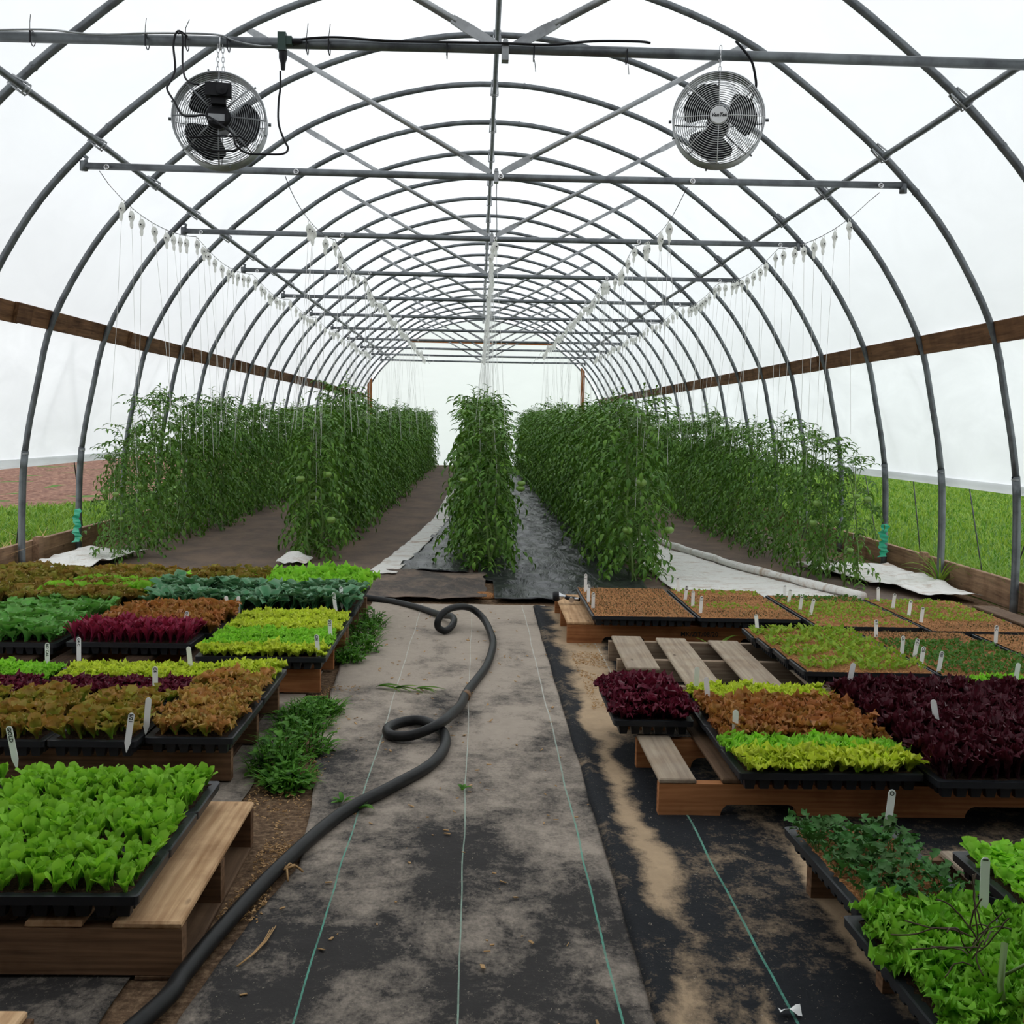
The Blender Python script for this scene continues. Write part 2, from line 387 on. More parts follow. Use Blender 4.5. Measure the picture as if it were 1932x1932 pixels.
# ------------------------------------------------------------------ leaves
def leaf(L, W, az, a=.5, b=.5, pet=.3, e0=75, e1=35, ruf=0.0, freq=3.0, cup=.1, lobe=0.0, lf=3.0, nu=7, nv=5, twist=0.0, base=.005, tint=None, ser=0.0, sf=5.0):
    u = np.linspace(0, 1, nu); v = np.linspace(-1, 1, nv)
    e = np.radians(e0 + (e1 - e0) * u)
    du = L / (nu - 1)
    X = np.concatenate([[0], np.cumsum(np.cos(e[:-1]) * du)]) + base
    Z = np.concatenate([[0], np.cumsum(np.sin(e[:-1]) * du)])
    t = np.clip((u - pet) / (1 - pet), 0, 1)
    pk = (a / (a + b)) ** a * (b / (a + b)) ** b
    w = W / 2 * (t ** a * (1 - t) ** b) / pk
    w = w * (1 + lobe * np.sin(2 * PI * lf * t))
    w = np.maximum(w, W * .05); w[-1] = max(w[-1] * .3, W * .04) if b > .3 else W / 2 * .35
    uu, vv = np.meshgrid(u, v, indexing='ij')
    ww = w[:, None]; tt = t[:, None]
    ph = rng.uniform(0, 6.28, 2)
    side = vv * ww
    rf = ruf * np.abs(vv) ** 1.3 * np.sqrt(tt + 1e-6) * np.sin(2 * PI * freq * tt + np.where(vv < 0, ph[0], ph[1]))
    tipr = ruf * .8 * np.sin(vv * 3.1 * freq / 2 + ph[0]) * tt ** 4
    up = cup * ww * vv ** 2 * 1.6 + rf + tipr
    nx, nz_ = -np.sin(e)[:, None], np.cos(e)[:, None]
    x = X[:, None] + nx * up + np.cos(e)[:, None] * ruf * .6 * np.abs(vv) * np.cos(2 * PI * freq * tt + ph[1])
    z = Z[:, None] + nz_ * up
    y = side + twist * z
    if ser: x = x + L * ser * np.sin(vv * PI * sf + ph[0]) * tt ** 3; z = z + L * ser * .8 * np.cos(vv * PI * sf * .8 + ph[1]) * tt ** 3
    ca, sa = math.cos(az), math.sin(az)
    V = np.stack([x * ca - y * sa, x * sa + y * ca, z], -1).reshape(-1, 3)
    F = [(i * nv + j, i * nv + j + 1, (i + 1) * nv + j + 1, (i + 1) * nv + j) for i in range(nu - 1) for j in range(nv - 1)]
    r = rng.uniform() if tint is None else tint
    T = np.stack([np.full(uu.shape, r), uu, np.abs(vv) * np.minimum(1, tt * 3)], -1).reshape(-1, 3)
    return V, F, T

KIND = {  # n leaves, length, width, params
    'chard':   dict(n=(9, 12), L=(.038, .066), W=(.32, .42), a=.9, b=.36, pet=.2, e0=84, e1=40, ruf=.0008, cup=.1, nu=9, nv=5),
    'frill':   dict(n=(8, 10), L=(.040, .060), W=(.8, 1.1), a=.6, b=.16, pet=.12, e0=76, e1=6, ruf=.0095, freq=4.4, cup=.2, nu=10, nv=9, ser=.03, sf=3.8),
    'rust':    dict(n=(7, 9), L=(.050, .074), W=(.65, .9), a=.65, b=.2, pet=.15, e0=80, e1=16, ruf=.0095, freq=3.3, cup=.25, nu=9, nv=9, ser=.06, sf=2.8),
    'romaine': dict(n=(6, 8), L=(.06, .092), W=(.48, .65), a=.75, b=.25, pet=.18, e0=82, e1=26, ruf=.006, freq=2.6, cup=.35, nu=8, nv=7, ser=.03, sf=2),
    'spiky':   dict(n=(10, 13), L=(.06, .085), W=(.22, .34), a=.7, b=.3, pet=.12, e0=88, e1=35, ruf=.0065, freq=3.4, cup=.2, nu=7, nv=5, ser=.05, sf=2),
    'beet':    dict(n=(8, 11), L=(.06, .09), W=(.16, .26), a=.7, b=.5, pet=.35, e0=86, e1=30, ruf=.002, freq=2, cup=.2, nu=6, nv=3),
    'collard': dict(n=(4, 6), L=(.075, .11), W=(.40, .5), a=.7, b=.45, pet=.42, e0=82, e1=-10, ruf=.002, freq=2, cup=.3, nu=8, nv=5),
    'broad':   dict(n=(4, 6), L=(.05, .08), W=(.55, .75), a=.6, b=.4, pet=.38, e0=80, e1=0, ruf=.003, freq=2, cup=.2, lobe=.1, nu=8, nv=5),
    'kale':    dict(n=(4, 6), L=(.04, .085), W=(.38, .52), a=.7, b=.35, pet=.5, e0=80, e1=0, ruf=.004, freq=4, cup=.15, lobe=.38, lf=3.4, nu=13, nv=5, ser=.05, sf=2.5),
    'sprout':  dict(n=(3, 5), L=(.02, .036), W=(.42, .55), a=.7, b=.5, pet=.35, e0=70, e1=10, ruf=.0005, cup=.2, nu=4, nv=3),
    'needle':  dict(n=(2, 4), L=(.015, .025), W=(.25, .35), a=.7, b=.5, pet=.35, e0=70, e1=20, ruf=.0003, cup=.2, nu=4, nv=3),
}
def head(kind, s=1.0):
    k = dict(KIND[kind]); nr = k.pop('n'); n = int(rng.integers(nr[0], nr[1] + 1))
    Lr = k.pop('L'); Wr = k.pop('W')
    e0, e1 = k.pop('e0'), k.pop('e1')
    mb = MB(); a0 = rng.uniform(0, 6.28)
    for i in range(n):
        inner = i / n
        L = rng.uniform(*Lr) * (1 - .25 * inner) * s
        mb.add(*leaf(L, L * rng.uniform(*Wr), a0 + i * 2.4 + rng.uniform(-.3, .3), e0=e0 + 8 * inner + rng.uniform(-5, 5),
                     e1=e1 + 35 * inner + rng.uniform(-14, 14), twist=rng.uniform(-.12, .12), base=.004 * s, **k))
    return mb

def place(mb, src, x, y, z, rz, s, tilt=(0, 0), dt=0.0):
    V = np.concatenate(src.V) * s; T = np.concatenate(src.T).copy()
    m = np.array(Matrix.Rotation(rz, 3, 'Z') @ Euler((tilt[0], tilt[1], 0)).to_matrix())
    V = V @ m.T + np.array([x, y, z])
    if dt: T[:, 0] = np.clip(T[:, 0] * .6 + dt * .4, 0, 1)
    mb.add(V, src.F, T)

HEADS = {k: [head(k) for _ in range(8)] for k in KIND}
_hm = {}
def headmesh(kind, m):
    key = (kind, m.name)
    if key not in _hm: _hm[key] = [h.mesh('seedling', m) for h in HEADS[kind]]
    return _hm[key]

# ------------------------------------------------------------------ seedling trays
TW, TD, TH = .552, .256, .055
def tray_mesh(w, d, name='seedling_tray'):
    mb = MB(); r = .010
    # flange lip ring, folded rim, sloped skirt
    def ring(w_, d_, z):
        out = []
        for sx, sy in ((-1, -1), (1, -1), (1, 1), (-1, 1)):
            cx, cy = sx * (w_ / 2 - .012), sy * (d_ / 2 - .012)
            a0 = {(-1, -1): PI, (1, -1): 1.5 * PI, (1, 1): 0, (-1, 1): .5 * PI}[(sx, sy)]
            for k in range(4):
                a = a0 + k * PI / 6
                out.append((cx + .012 * math.cos(a), cy + .012 * math.sin(a), z))
        return out
    prof = [(0, 0, -.020), (.002, .002, -.001), (-.004, -.004, .0), (-.022, -.022, -.001), (-.026, -.026, -.016), (-.030, -.030, -.03)]
    rings = [ring(w + a * 2 if a < 0 else w + a, d + b * 2 if b < 0 else d + b, z) for a, b, z in prof]
    # prof entries beyond 2 are inward offsets halved for the lip
    n = 16; V = []
    for rg in rings: V += rg
    F = []
    for i in range(len(rings) - 1):
        for k in range(n):
            l = (k + 1) % n
            F.append((i * n + k, i * n + l, (i + 1) * n + l, (i + 1) * n + k))
    mb.add(V, F)
    # outer cell pots seen under the lip, and one floor block
    nx, ny = int(round(w / .045)), int(round(d / .045))
    for i in range(nx):
        for j in range(ny):
            if 0 < i < nx - 1 and 0 < j < ny - 1: continue
            cx = (i + .5) / nx * (w - .03) - (w - .03) / 2; cy = (j + .5) / ny * (d - .03) - (d - .03) / 2
            mb.box((cx, cy, -.034), ((w - .03) / nx * .86, (d - .03) / ny * .86, .04), taper=.68)
    return mb.mesh(name, M['tray'], smooth=False)
def soil_mesh(w, d):
    mb = MB(); nx, ny = int(w / .014), int(d / .014)
    mb.grid(lambda a, b: ((a - .5) * (w - .016), (b - .5) * (d - .013), -.001 - .012 * max(0, max(abs(a - .5), abs(b - .5)) * 2 - .93) * 10 * .35 + .004 * nz(a * w * 90, b * d * 90) + .0015 * math.cos(a * w / .045 * 2 * PI) * math.cos(b * d / .045 * 2 * PI)), nx, ny)
    return mb.mesh('soil', M['potting'])
TM = {'L': tray_mesh(TW, TD), 'P': tray_mesh(.276, .508)}
SM = {'L': soil_mesh(TW, TD), 'P': soil_mesh(.276, .508)}
def clone_mat(me, m):
    c = me.copy(); c.materials.clear(); c.materials.append(m); return c
def soil_flush(w, d):
    mb = MB(); nx, ny = int(w / .014), int(d / .014)
    mb.grid(lambda a, b: ((a - .5) * (w - .022), (b - .5) * (d + .002), .0035 + .003 * nz(a * w * 90, b * d * 90) - (.004 if b in (0, 1) else 0)), nx, ny)
    return mb.mesh('soil', M['potting'])
SMF = {'L': soil_flush(TW, TD), 'P': SM['P']}
SMD = {k: clone_mat(v, M['potting_dark']) for k, v in SM.items()}
_stuff = {}
TRAYTOP = .192
def tray(x0, y0, ori, crop, label, group=None, z=TRAYTOP, rz=0.0, indiv=False, dens=None, scale=1.0, keep=None, lift=0.0, dome=.12):
    """x0,y0 = near left corner; crop = (kind, material)"""
    w, d = (TW, TD) if ori == 'L' else (.276, .508)
    cx, cy = x0 + w / 2, y0 + d / 2
    t = link('seedling_tray', TM[ori], None, (cx, cy, z), rz + rnd.uniform(-.012, .012))
    t.rotation_euler.x = rnd.uniform(-.008, .008)
    tag(t, label, 'seedling tray', group)
    crops = crop if isinstance(crop, list) else [crop]
    sparse = crops[0][0] in ('sprout', 'needle')
    link('soil', (SMF if sparse else SM if crops[0][0] == 'kale' else SMD)[ori], t)
    nx, ny = dens or {'chard': (14, 7), 'frill': (13, 6), 'rust': (11, 5), 'romaine': (11, 5), 'spiky': (14, 7), 'beet': (15, 7), 'collard': (9, 5),
              'broad': (10, 5), 'kale': (10, 6), 'sprout': (16, 8), 'needle': (18, 9)}[crops[0][0]]
    if ori == 'P': nx, ny = (ny, nx)
    W_, D_ = w - .03, d - .03
    spots = []
    for i in range(nx):
        for j in range(ny):
            if keep is not None and rnd.random() > keep: continue
            x = ((i + .5) / nx - .5) * W_ + rnd.uniform(-.006, .006); y = ((j + .5) / ny - .5) * D_ + rnd.uniform(-.006, .006)
            ci = 0 if len(crops) == 1 else (0 if (y / D_ + .5) < .5 else 1)
            if len(crops) > 2: ci = rnd.choice([0, 0, 1, 2])
            edge = max(abs(x) / W_, abs(y) / D_) * 2
            dm = 1 + dome * (1 - edge ** 2)
            spots.append((x, y, ci, rnd.uniform(.82, 1.15) * scale * dm, rnd.uniform(0, 6.28), (rnd.uniform(-.12, .12) - y / D_ * .5 * (edge > .75), rnd.uniform(-.12, .12) + x / W_ * .5 * (edge > .75))))
    if indiv:
        for x, y, ci, s, rz_, tl in spots:
            kd, m = crops[ci]
            o = link('seedling', rnd.choice(headmesh(kd, m)), t, (x, y, -.004), 0, s)
            o.rotation_euler = (tl[0], tl[1], rz_)
    else:
        key = (ori, str([(a, b.name) for a, b in crops]), nx, ny, keep, scale, dome)
        if key not in _stuff: _stuff[key] = []
        if len(_stuff[key]) < 2:
            mb = MB()
            mats = []
            for a, b in crops:
                if b not in mats: mats.append(b)
            for x, y, ci, s, rz_, tl in spots:
                kd, m = crops[ci]; mb.mi = mats.index(m)
                place(mb, rnd.choice(HEADS[kd]), x, y, -.004, rz_, s, tl)
            _stuff[key].append(mb.mesh('seedlings', mats))
        o = link('seedlings', rnd.choice(_stuff[key]), t); o['kind'] = 'stuff'
    return t

# ------------------------------------------------------------------ pallets
def board(mb, c, d):
    """a board with slightly worn edges"""
    x, y, z = d
    e = min(.004, z * .25)
    mb.box(c, (x, y, z - 2 * e)) if False else None
    V = []
    for zz, k in ((-z / 2, e), (-z / 2 + e, 0), (z / 2 - e, 0), (z / 2, e)):
        for sx, sy in ((-1, -1), (1, -1), (1, 1), (-1, 1)):
            V.append((c[0] + sx * (x / 2 - k) + rnd.uniform(-.001, .001), c[1] + sy * (y / 2 - k) + rnd.uniform(-.001, .001), c[2] + zz))
    F = [(0, 3, 2, 1), (12, 13, 14, 15)]
    for i in range(3):
        for k in range(4):
            l = (k + 1) % 4
            F.append((i * 4 + k, i * 4 + l, (i + 1) * 4 + l, (i + 1) * 4 + k))
    mb.add(V, F)
def stringer(mb, L, z0, z1, th, notches):
    """beam along X from 0..L, centred on y=0, with two round shouldered notches cut from below"""
    pts = [(0, z0)]
    for a, b in notches:
        h = .038; pts += [(a, z0)]
        for k in range(5):
            t = k / 4 * PI / 2; pts.append((a + .03 * (1 - math.cos(t)), z0 + h * math.sin(t)))
        for k in range(5):
            t = (1 - k / 4) * PI / 2; pts.append((b - .03 * (1 - math.cos(t)), z0 + h * math.sin(t)))
        pts.append((b, z0))
    pts.append((L, z0))
    n = len(pts)
    V = [(x, -th / 2, z) for x, z in pts] + [(x, th / 2, z) for x, z in pts] + [(x, -th / 2, z1) for x, z in pts] + [(x, th / 2, z1) for x, z in pts]
    F = []
    for i in range(n - 1):
        F += [(i, i + 1, 2 * n + i + 1, 2 * n + i), (n + i + 1, n + i, 3 * n + i, 3 * n + i + 1), (i + 1, i, n + i, n + i + 1), (2 * n + i, 2 * n + i + 1, 3 * n + i + 1, 3 * n + i)]
    F += [(0, 2 * n, 3 * n, n), (n - 1, 2 * n - 1, 4 * n - 1, 3 * n - 1)]
    mb.add(V, F)
def pallet(loc, W, D, label, boards, rz=0, notch=(), mats=('w_brown_x', 'w_tan_y', 'w_brown_y'), top=.016, H=.131, strY=None, group='pallets under the seedling trays', bottoms=(.05, .5, .95), sth=.038, jit=0.004):
    """origin = near left bottom corner; stringers along X; deck boards along Y"""
    t = empty('wooden_pallet', loc, rz); tag(t, label, 'pallet', group)
    z0 = .014; z1 = H - top
    for sy in (strY or (sth / 2, D / 2, D - sth / 2)):
        mb = MB(); stringer(mb, W, z0, z1, sth, notch)
        mb.build('stringer', M[mats[0]], t).location = (0, sy, 0)
    for b in boards:
        x, w = b[0], b[1]; y0 = b[2] if len(b) > 2 else 0.0; y1 = b[3] if len(b) > 3 else D
        m = M[b[4]] if len(b) > 4 else M[mats[1]]
        mb = MB(); board(mb, (0, 0, 0), (w, y1 - y0 + rnd.uniform(-jit, jit), top))
        for yy in (y0 + .02 - (y0 + y1) / 2, 0, -(y0 + .02 - (y0 + y1) / 2)):
            pass
        o = mb.build('deck_board', m, t); o.location = (x + w / 2, (y0 + y1) / 2, H - top / 2 + rnd.uniform(-.0005, .001)); o.rotation_euler.z = rnd.uniform(-.006, .006)
    for k in bottoms:
        mb = MB(); board(mb, (0, 0, 0), (.1, D, .014))
        o = mb.build('bottom_board', M[mats[2]], t); o.location = (.05 + k * (W - .1), D / 2, .0075)
    return t

# ================================================================== THE TUNNEL
XC = .085
HALF = [(3.545, -.02), (3.54, .45), (3.51, .92), (3.41, 1.44), (3.285, 1.92), (2.98, 2.47), (2.65, 2.86), (2.27, 3.2), (1.67, 3.64), (1.08, 3.9), (.5, 4.045), (0, 4.085)]
def spline(P, k=5):
    out = []
    n = len(P)
    for i in range(n - 1):
        p0, p1, p2, p3 = P[max(i - 1, 0)], P[i], P[i + 1], P[min(i + 2, n - 1)]
        for j in range(k):
            t = j / k
            out.append(tuple(.5 * ((2 * b) + (-a + c) * t + (2 * a - 5 * b + 4 * c - d) * t * t + (-a + 3 * b - 3 * c + d) * t ** 3) for a, b, c, d in zip(p0, p1, p2, p3)))
    out.append(tuple(P[-1])); return out
prof = [(-x, z) for x, z in HALF] + [(x, z) for x, z in HALF[-2::-1]]
ARC = spline(prof, 4)                       # left foot .. ridge .. right foot
def off(P, d):
    out = []
    for i, (x, z) in enumerate(P):
        a = P[max(i - 1, 0)]; b = P[min(i + 1, len(P) - 1)]
        tx, tz = b[0] - a[0], b[1] - a[1]; l = math.hypot(tx, tz)
        out.append((x - tz / l * d, z + tx / l * d))
    return out
def arc_at(x=None, z=None, side=1):
    best = min(ARC, key=lambda p: abs(p[0] - x) if x is not None and p[1] > 1.9 else (abs(p[1] - z) + (10 if p[0] * side < 0 else 0) if z is not None else 99))
    return best
YH = [4.96 + 1.22 * k for k in range(23)]   # hoops; the end wall stands at the last
YEND = YH[-1]
Y0 = .2
YB = -2.6
ORD = ['first', 'second', 'third', 'fourth', 'fifth', 'sixth', 'seventh', 'eighth', 'ninth', 'tenth', 'eleventh', 'twelfth', 'thirteenth', 'fourteenth', 'fifteenth',
       'sixteenth', 'seventeenth', 'eighteenth', 'nineteenth', 'twentieth', 'twenty-first', 'twenty-second', 'twenty-third', 'twenty-fourth', 'twenty-fifth', 'twenty-sixth', 'twenty-seventh', 'twenty-eighth']

# --- film
def sheet(name, m, pts, ya, yb, ny, wr=.004, close=None):
    mb = MB(); n = len(pts)
    V = []; 
    for j in range(ny):
        y = ya + (yb - ya) * j / (ny - 1)
        for i, (x, z) in enumerate(pts):
            w = wr * nz(x * 1.3, y * .9, z * 1.3)
            V.append((XC + x + w * (1 if x > 0 else -1), y, z + w))
    F = [(j * n + i, j * n + i + 1, (j + 1) * n + i + 1, (j + 1) * n + i) for j in range(ny - 1) for i in range(n - 1)]
    mb.add(V, F); return mb.build(name, m, smooth=True)
HIPZ = 1.91
up = [p for p in off(ARC, .068) if p[1] >= 1.90]
o = sheet('ceiling', M['film_top'], up, Y0, YEND + .05, 60); o['kind'] = 'structure'
for s, nm in ((-1, 'wall_left'), (1, 'wall_right')):
    cp = [(x, z) for x, z in off(ARC, .088) if x * s > 0 and .86 < z < 1.96]
    cp = sorted(cp, key=lambda p: -p[1]); cp = spline([cp[0], cp[len(cp) // 3], cp[2 * len(cp) // 3], (3.60 * s, .83)], 5)
    o = sheet(nm, M['film_side'], cp, Y0, YEND + .03, 120, .018); o['kind'] = 'structure'
    mb = MB(); mb.tube([(XC + 3.60 * s + .004 * nz(y), y, .82 + .006 * nz(y, 3)) for y in np.linspace(Y0, YEND, 60)], .034, 10)
    o = mb.build('roll_up_bar', M['film_side'], smooth=True)
    tag(o, 'long white roll of film along the bottom of the %s side curtain' % ('left' if s < 0 else 'right'), 'roll-up bar', 'curtain roll bars')
# end wall: film with wooden frame
mb = MB()
pts = [(p[0] + XC, p[1]) for p in ARC]
V = [(XC, YEND + .03, 1.5)] + [(x, YEND + .03, z) for x, z in pts]
mb.add(V, [(0, i, i + 1) for i in range(1, len(pts))] + [(0, len(pts), 1)])
o = mb.build('wall_back', M['film_end']); o['kind'] = 'structure'
for x0, x1, z0, z1, nm in ((-3.13, -3.0, 0, 2.76, 'left post'), (2.86, 2.97, 0, 2.88, 'right post'), (-2.0, 2.3, 3.42, 3.52, 'cross beam')):
    mb = MB(); board(mb, ((x0 + x1) / 2, YEND - .03, (z0 + z1) / 2), (x1 - x0, .04, z1 - z0))
    o = mb.build('end_wall_timber', M['w_frame'])
    tag(o, {'left post': 'reddish wooden post framing the left of the far end wall', 'right post': 'brown wooden post framing the right of the far end wall',
            'cross beam': 'reddish horizontal beam high on the far end wall'}[nm], 'timber')
# near end: unseen board shed, added behind the camera to shade the foreground
def shade_wall(name, quad):
    mb = MB(); mb.add(quad, [(0, 1, 2, 3)]); o = mb.build(name, M['w_added_shed']); o['kind'] = 'structure'
    so = o.modifiers.new('t', 'SOLIDIFY'); so.thickness = .04; so.offset = -1
SX0, SX1, SZ = -3.75, 3.9, 3.1
shade_wall('wall_shade_front', [(SX0, YB, 0), (SX1, YB, 0), (SX1, YB, SZ), (SX0, YB, SZ)])
shade_wall('wall_shade_left', [(SX0, YB, 0), (SX0, Y0, 0), (SX0, Y0, SZ), (SX0, YB, SZ)])
shade_wall('wall_shade_right', [(SX1, YB, 0), (SX1, Y0, 0), (SX1, Y0, SZ), (SX1, YB, SZ)])
shade_wall('ceiling_shade', [(SX0, YB, SZ), (SX1, YB, SZ), (SX1, Y0, SZ), (SX0, Y0, SZ)])
mb = MB(); top = [p for p in pts if p[1] > SZ - .1]; top = [(top[0][0], SZ)] + top[1:-1] + [(top[-1][0], SZ)]
mb.add([(x, Y0, z) for x, z in top], [tuple(range(len(top)))]); o = mb.build('wall_shade_gable', M['w_added_shed']); o['kind'] = 'structure'
# --- hoops
def make_hoop(i, detailed):
    y = YH[i]
    t = empty('arched_hoop', (XC, y, 0))
    lab = 'grey steel arch of the tunnel frame, %s from the photographer' % ORD[i - 1] if i > 0 else 'grey steel arch nearest the photographer, above the fan bar'
    if i == 0: lab = 'grey steel arch nearest the photographer, mostly above the picture'
    tag(t, lab, 'hoop', 'steel arches of the tunnel')
    P = [(x, 0, z) for x, z in ARC if z > .84]
    mb = MB(); mb.tube(P, .0235, 10 if detailed else 7); mb.build('curved_pipe', M['steel'], t, smooth=True)
    for s in (-1, 1):
        mb = MB(); q = [(x, 0, z) for x, z in ARC if z < .98 and x * s > 0]
        q = sorted(q, key=lambda p: p[2]); mb.tube(q + [(q[-1][0], 0, .9)], .0275, 10 if detailed else 7)
        mb.build('ground_post', M['steel'], t, smooth=True)
        if detailed:
            mb = MB(); x = min((p for p in ARC if p[0] * s > 0), key=lambda p: abs(p[1] - .9))[0]
            mb.tube([(x, 0, .895), (x, 0, .903)], .0285, 10); mb.build('joint_ring', M['steel_light'], t)
    # purlin brackets
    for px, pz in ((-2.53, 2.925), (2.52, 2.99), (0, 4.02)):
        mb = MB()
        hx = min(ARC, key=lambda p: abs(p[0] - px) if p[1] > 2 else 99)
        d = Vector((hx[0] - px, 0, hx[1] - pz))
        if d.length < .02: d = Vector((0, 0, .05))
        dn = d.normalized(); sd = Vector((-dn.z, 0, dn.x))
        a = Vector((px, 0, pz)) - dn * .024; b = Vector((hx[0], 0, hx[1])) + dn * .03
        for yy in (-.024, .024):
            mb.tube([a + sd * .03 + Vector((0, yy, 0)), a + Vector((0, yy, 0)) - dn * .008, a - sd * .03 + Vector((0, yy, 0)), b - sd * .024 + Vector((0, yy * .6, 0)), b + Vector((0, 0, .004)), b + sd * .024 + Vector((0, yy * .6, 0))], .006, 5, closed=True)
        mb.build('purlin_bracket', M['steel_light'], t, smooth=True)
    if detailed:
        for k in (.28, .5, .72):
            j = int(k * (len(ARC) - 1)) + 2
            p, q = ARC[j], ARC[j + 1]
            mb = MB(); mb.tube([(p[0], 0, p[1]), (p[0] + (q[0] - p[0]) * .12, 0, p[1] + (q[1] - p[1]) * .12)], .0262, 10)
            mb.build('joint_ring', M['steel'], t)
for i in range(len(YH)): make_hoop(i, i < 9)

# --- purlins
for px, pz, nm in ((-2.53, 2.925, 'along the left slope'), (2.52, 2.99, 'along the right slope'), (0, 4.02, 'along the ridge')):
    mb = MB(); mb.tube([(XC + px + .008 * nz(y, px), y, pz + .008 * nz(y, px, 5)) for y in np.linspace(Y0 + .05, YEND - .02, 50)], .0195, 9)
    o = mb.build('purlin', M['steel'], smooth=True); tag(o, 'long straight steel pipe running %s under the arches' % nm, 'pipe', 'long purlin pipes')

# --- truss crossbars on every second hoop
for n, i in enumerate(range(0, len(YH) - 1, 2)):
    y = YH[i]
    t = empty('crossbar', (XC, y, 0))
    tag(t, {0: 'steel crossbar that carries the two fans, nearest the photographer', 1: 'steel crossbar just below and behind the fans, its bolted ends showing'}.get(n, 'steel crossbar with V braces, %s from the photographer' % ORD[n]), 'crossbar', 'steel crossbars')
    zb = 2.785
    xl, xr = -2.62, 2.67
    dz = .01 * n * .5 if n > 1 else 0.0
    mb = MB(); mb.tube([(xl, 0, zb), (0, 0, zb - (.0 if n else -.02)), (xr, 0, zb + .02)], .0225, 12)
    mb.build('bar_pipe', M['steel'], t, smooth=True)
    for s, xe in ((-1, xl), (1, xr)):
        h = min(ARC, key=lambda p: abs(p[1] - 2.88) + (9 if p[0] * s < 0 else 0))
        mb = MB(); mb.tube([(xe, 0, zb - .03 + (.02 if s > 0 else 0)), (xe, 0, zb + .035), (xe - s * .01, 0, zb + .05), (h[0], 0, h[1])], .012, 7)
        mb.tube([(xe - .012, -.0, zb - .03), (xe - .012, 0, zb + .03)], .026, 8)
        mb.build('end_clamp', M['steel'], t, smooth=True)
        # braces with flattened pale ends
        hx = 1.6; hz = min(ARC, key=lambda p: abs(p[0] - hx * s) + (9 if p[1] < 2 else 0))[1]
        hz = 3.68
        a = Vector((s * .035, 0, zb + .03)); b = Vector((s * 1.605, 0, hz - .012))
        d = (b - a).normalized()
        mb = MB(); mb.tube([a + d * .2, b - d * .2], .0165, 9); mb.build('brace_pipe', M['steel_light' if n < 99 else 'steel'], t, smooth=True)
        for e, f in ((a, d), (b, -d)):
            mb = MB(); side = Vector((-d.z, 0, d.x)) * .021; th = Vector((0, .0035, 0))
            sect = [(e, .75, 1.0), (e + f * .06, 1.0, 1.0), (e + f * .15, 1.05, 1.6), (e + f * .22, .75, 4.0)]
            V = []
            for c, kw, kt in sect:
                for q, w in ((-1, -1), (1, -1), (1, 1), (-1, 1)):
                    V.append(c + side * kw * q + th * kt * w)
            F = [(0, 1, 2, 3), (15, 14, 13, 12)]
            for i2 in range(3):
                for k2 in range(4):
                    l2 = (k2 + 1) % 4; F.append((i2 * 4 + k2, i2 * 4 + l2, (i2 + 1) * 4 + l2, (i2 + 1) * 4 + k2))
            mb.add([tuple(v) for v in V], F); mb.build('flattened_end', M['steel_light'], t)
    mb = MB(); mb.tube([(0, -.035, zb + .04), (0, .035, zb + .04)], .012, 8); mb.box((0, 0, zb + .0), (.03, .052, .07))
    mb.build('centre_clamp', M['steel_light'], t)
    if n:
        for wx in (-2.48, -1.28, 0.03, 1.27, 2.5):
            mb = MB(); mb.tube([(wx + .014 * math.cos(a), -.028, zb + .014 * math.sin(a) + .004 * wx) for a in np.linspace(0, 2 * PI, 12, endpoint=False)], .005, 6, closed=True)
            mb.tube([(wx, -.03, zb + .004 * wx), (wx, .03, zb + .004 * wx)], .006, 6)
            mb.build('eye_bolt', M['chrome'], t, smooth=True)

# --- trellis wires with white clips and twine
clipm = MB()
def clip_mesh():
    mb = MB()
    mb.tube([(.008 * math.cos(a), 0, -.008 + .010 * math.sin(a)) for a in np.linspace(-.3, PI + .9, 9)], .002, 5)
    P = [(-.006, -.016), (-.016, -.03), (-.02, -.05), (-.015, -.068), (-.008, -.082), (-.011, -.10), (-.005, -.122), (.005, -.122), (.009, -.10), (.007, -.082), (.017, -.066), (.02, -.048), (.015, -.03), (.005, -.016)]
    n = len(P)
    V = [(x, -.004, z) for x, z in P] + [(x, .004, z) for x, z in P]
    F = [tuple(range(n)), tuple(range(2 * n - 1, n - 1, -1))] + [(i, (i + 1) % n, n + (i + 1) % n, n + i) for i in range(n)]
    mb.add(V, F)
    mb.lathe([(.0, -.012), (.013, -.012), (.013, .012), (0, .012)], (0, 0, -.052), 'y', 10)
    return mb
CM = clip_mesh().mesh('trellis_clip', M['clip'], False)
hub = MB(); hub.lathe([(.0, -.0135), (.005, -.0135), (.005, .0135), (0, .0135)], (0, 0, -.052), 'y', 8)
HM = hub.mesh('spool_pin', M['black'], False)
_tw = {}
def twine_mesh(L):
    L = round(L, 1)
    if L not in _tw:
        mb = MB(); mb.tube([(.0, 0, -.12), (.004, .003, -.12 - L * .5), (0, 0, -.12 - L)], .0012, 4); _tw[L] = mb.mesh('twine', M['twine'], False)
    return _tw[L]
WX = [-2.45, -1.26, .1, 1.33, 2.58]
WN = ['left edge', 'left middle', 'centre', 'right middle', 'right edge']
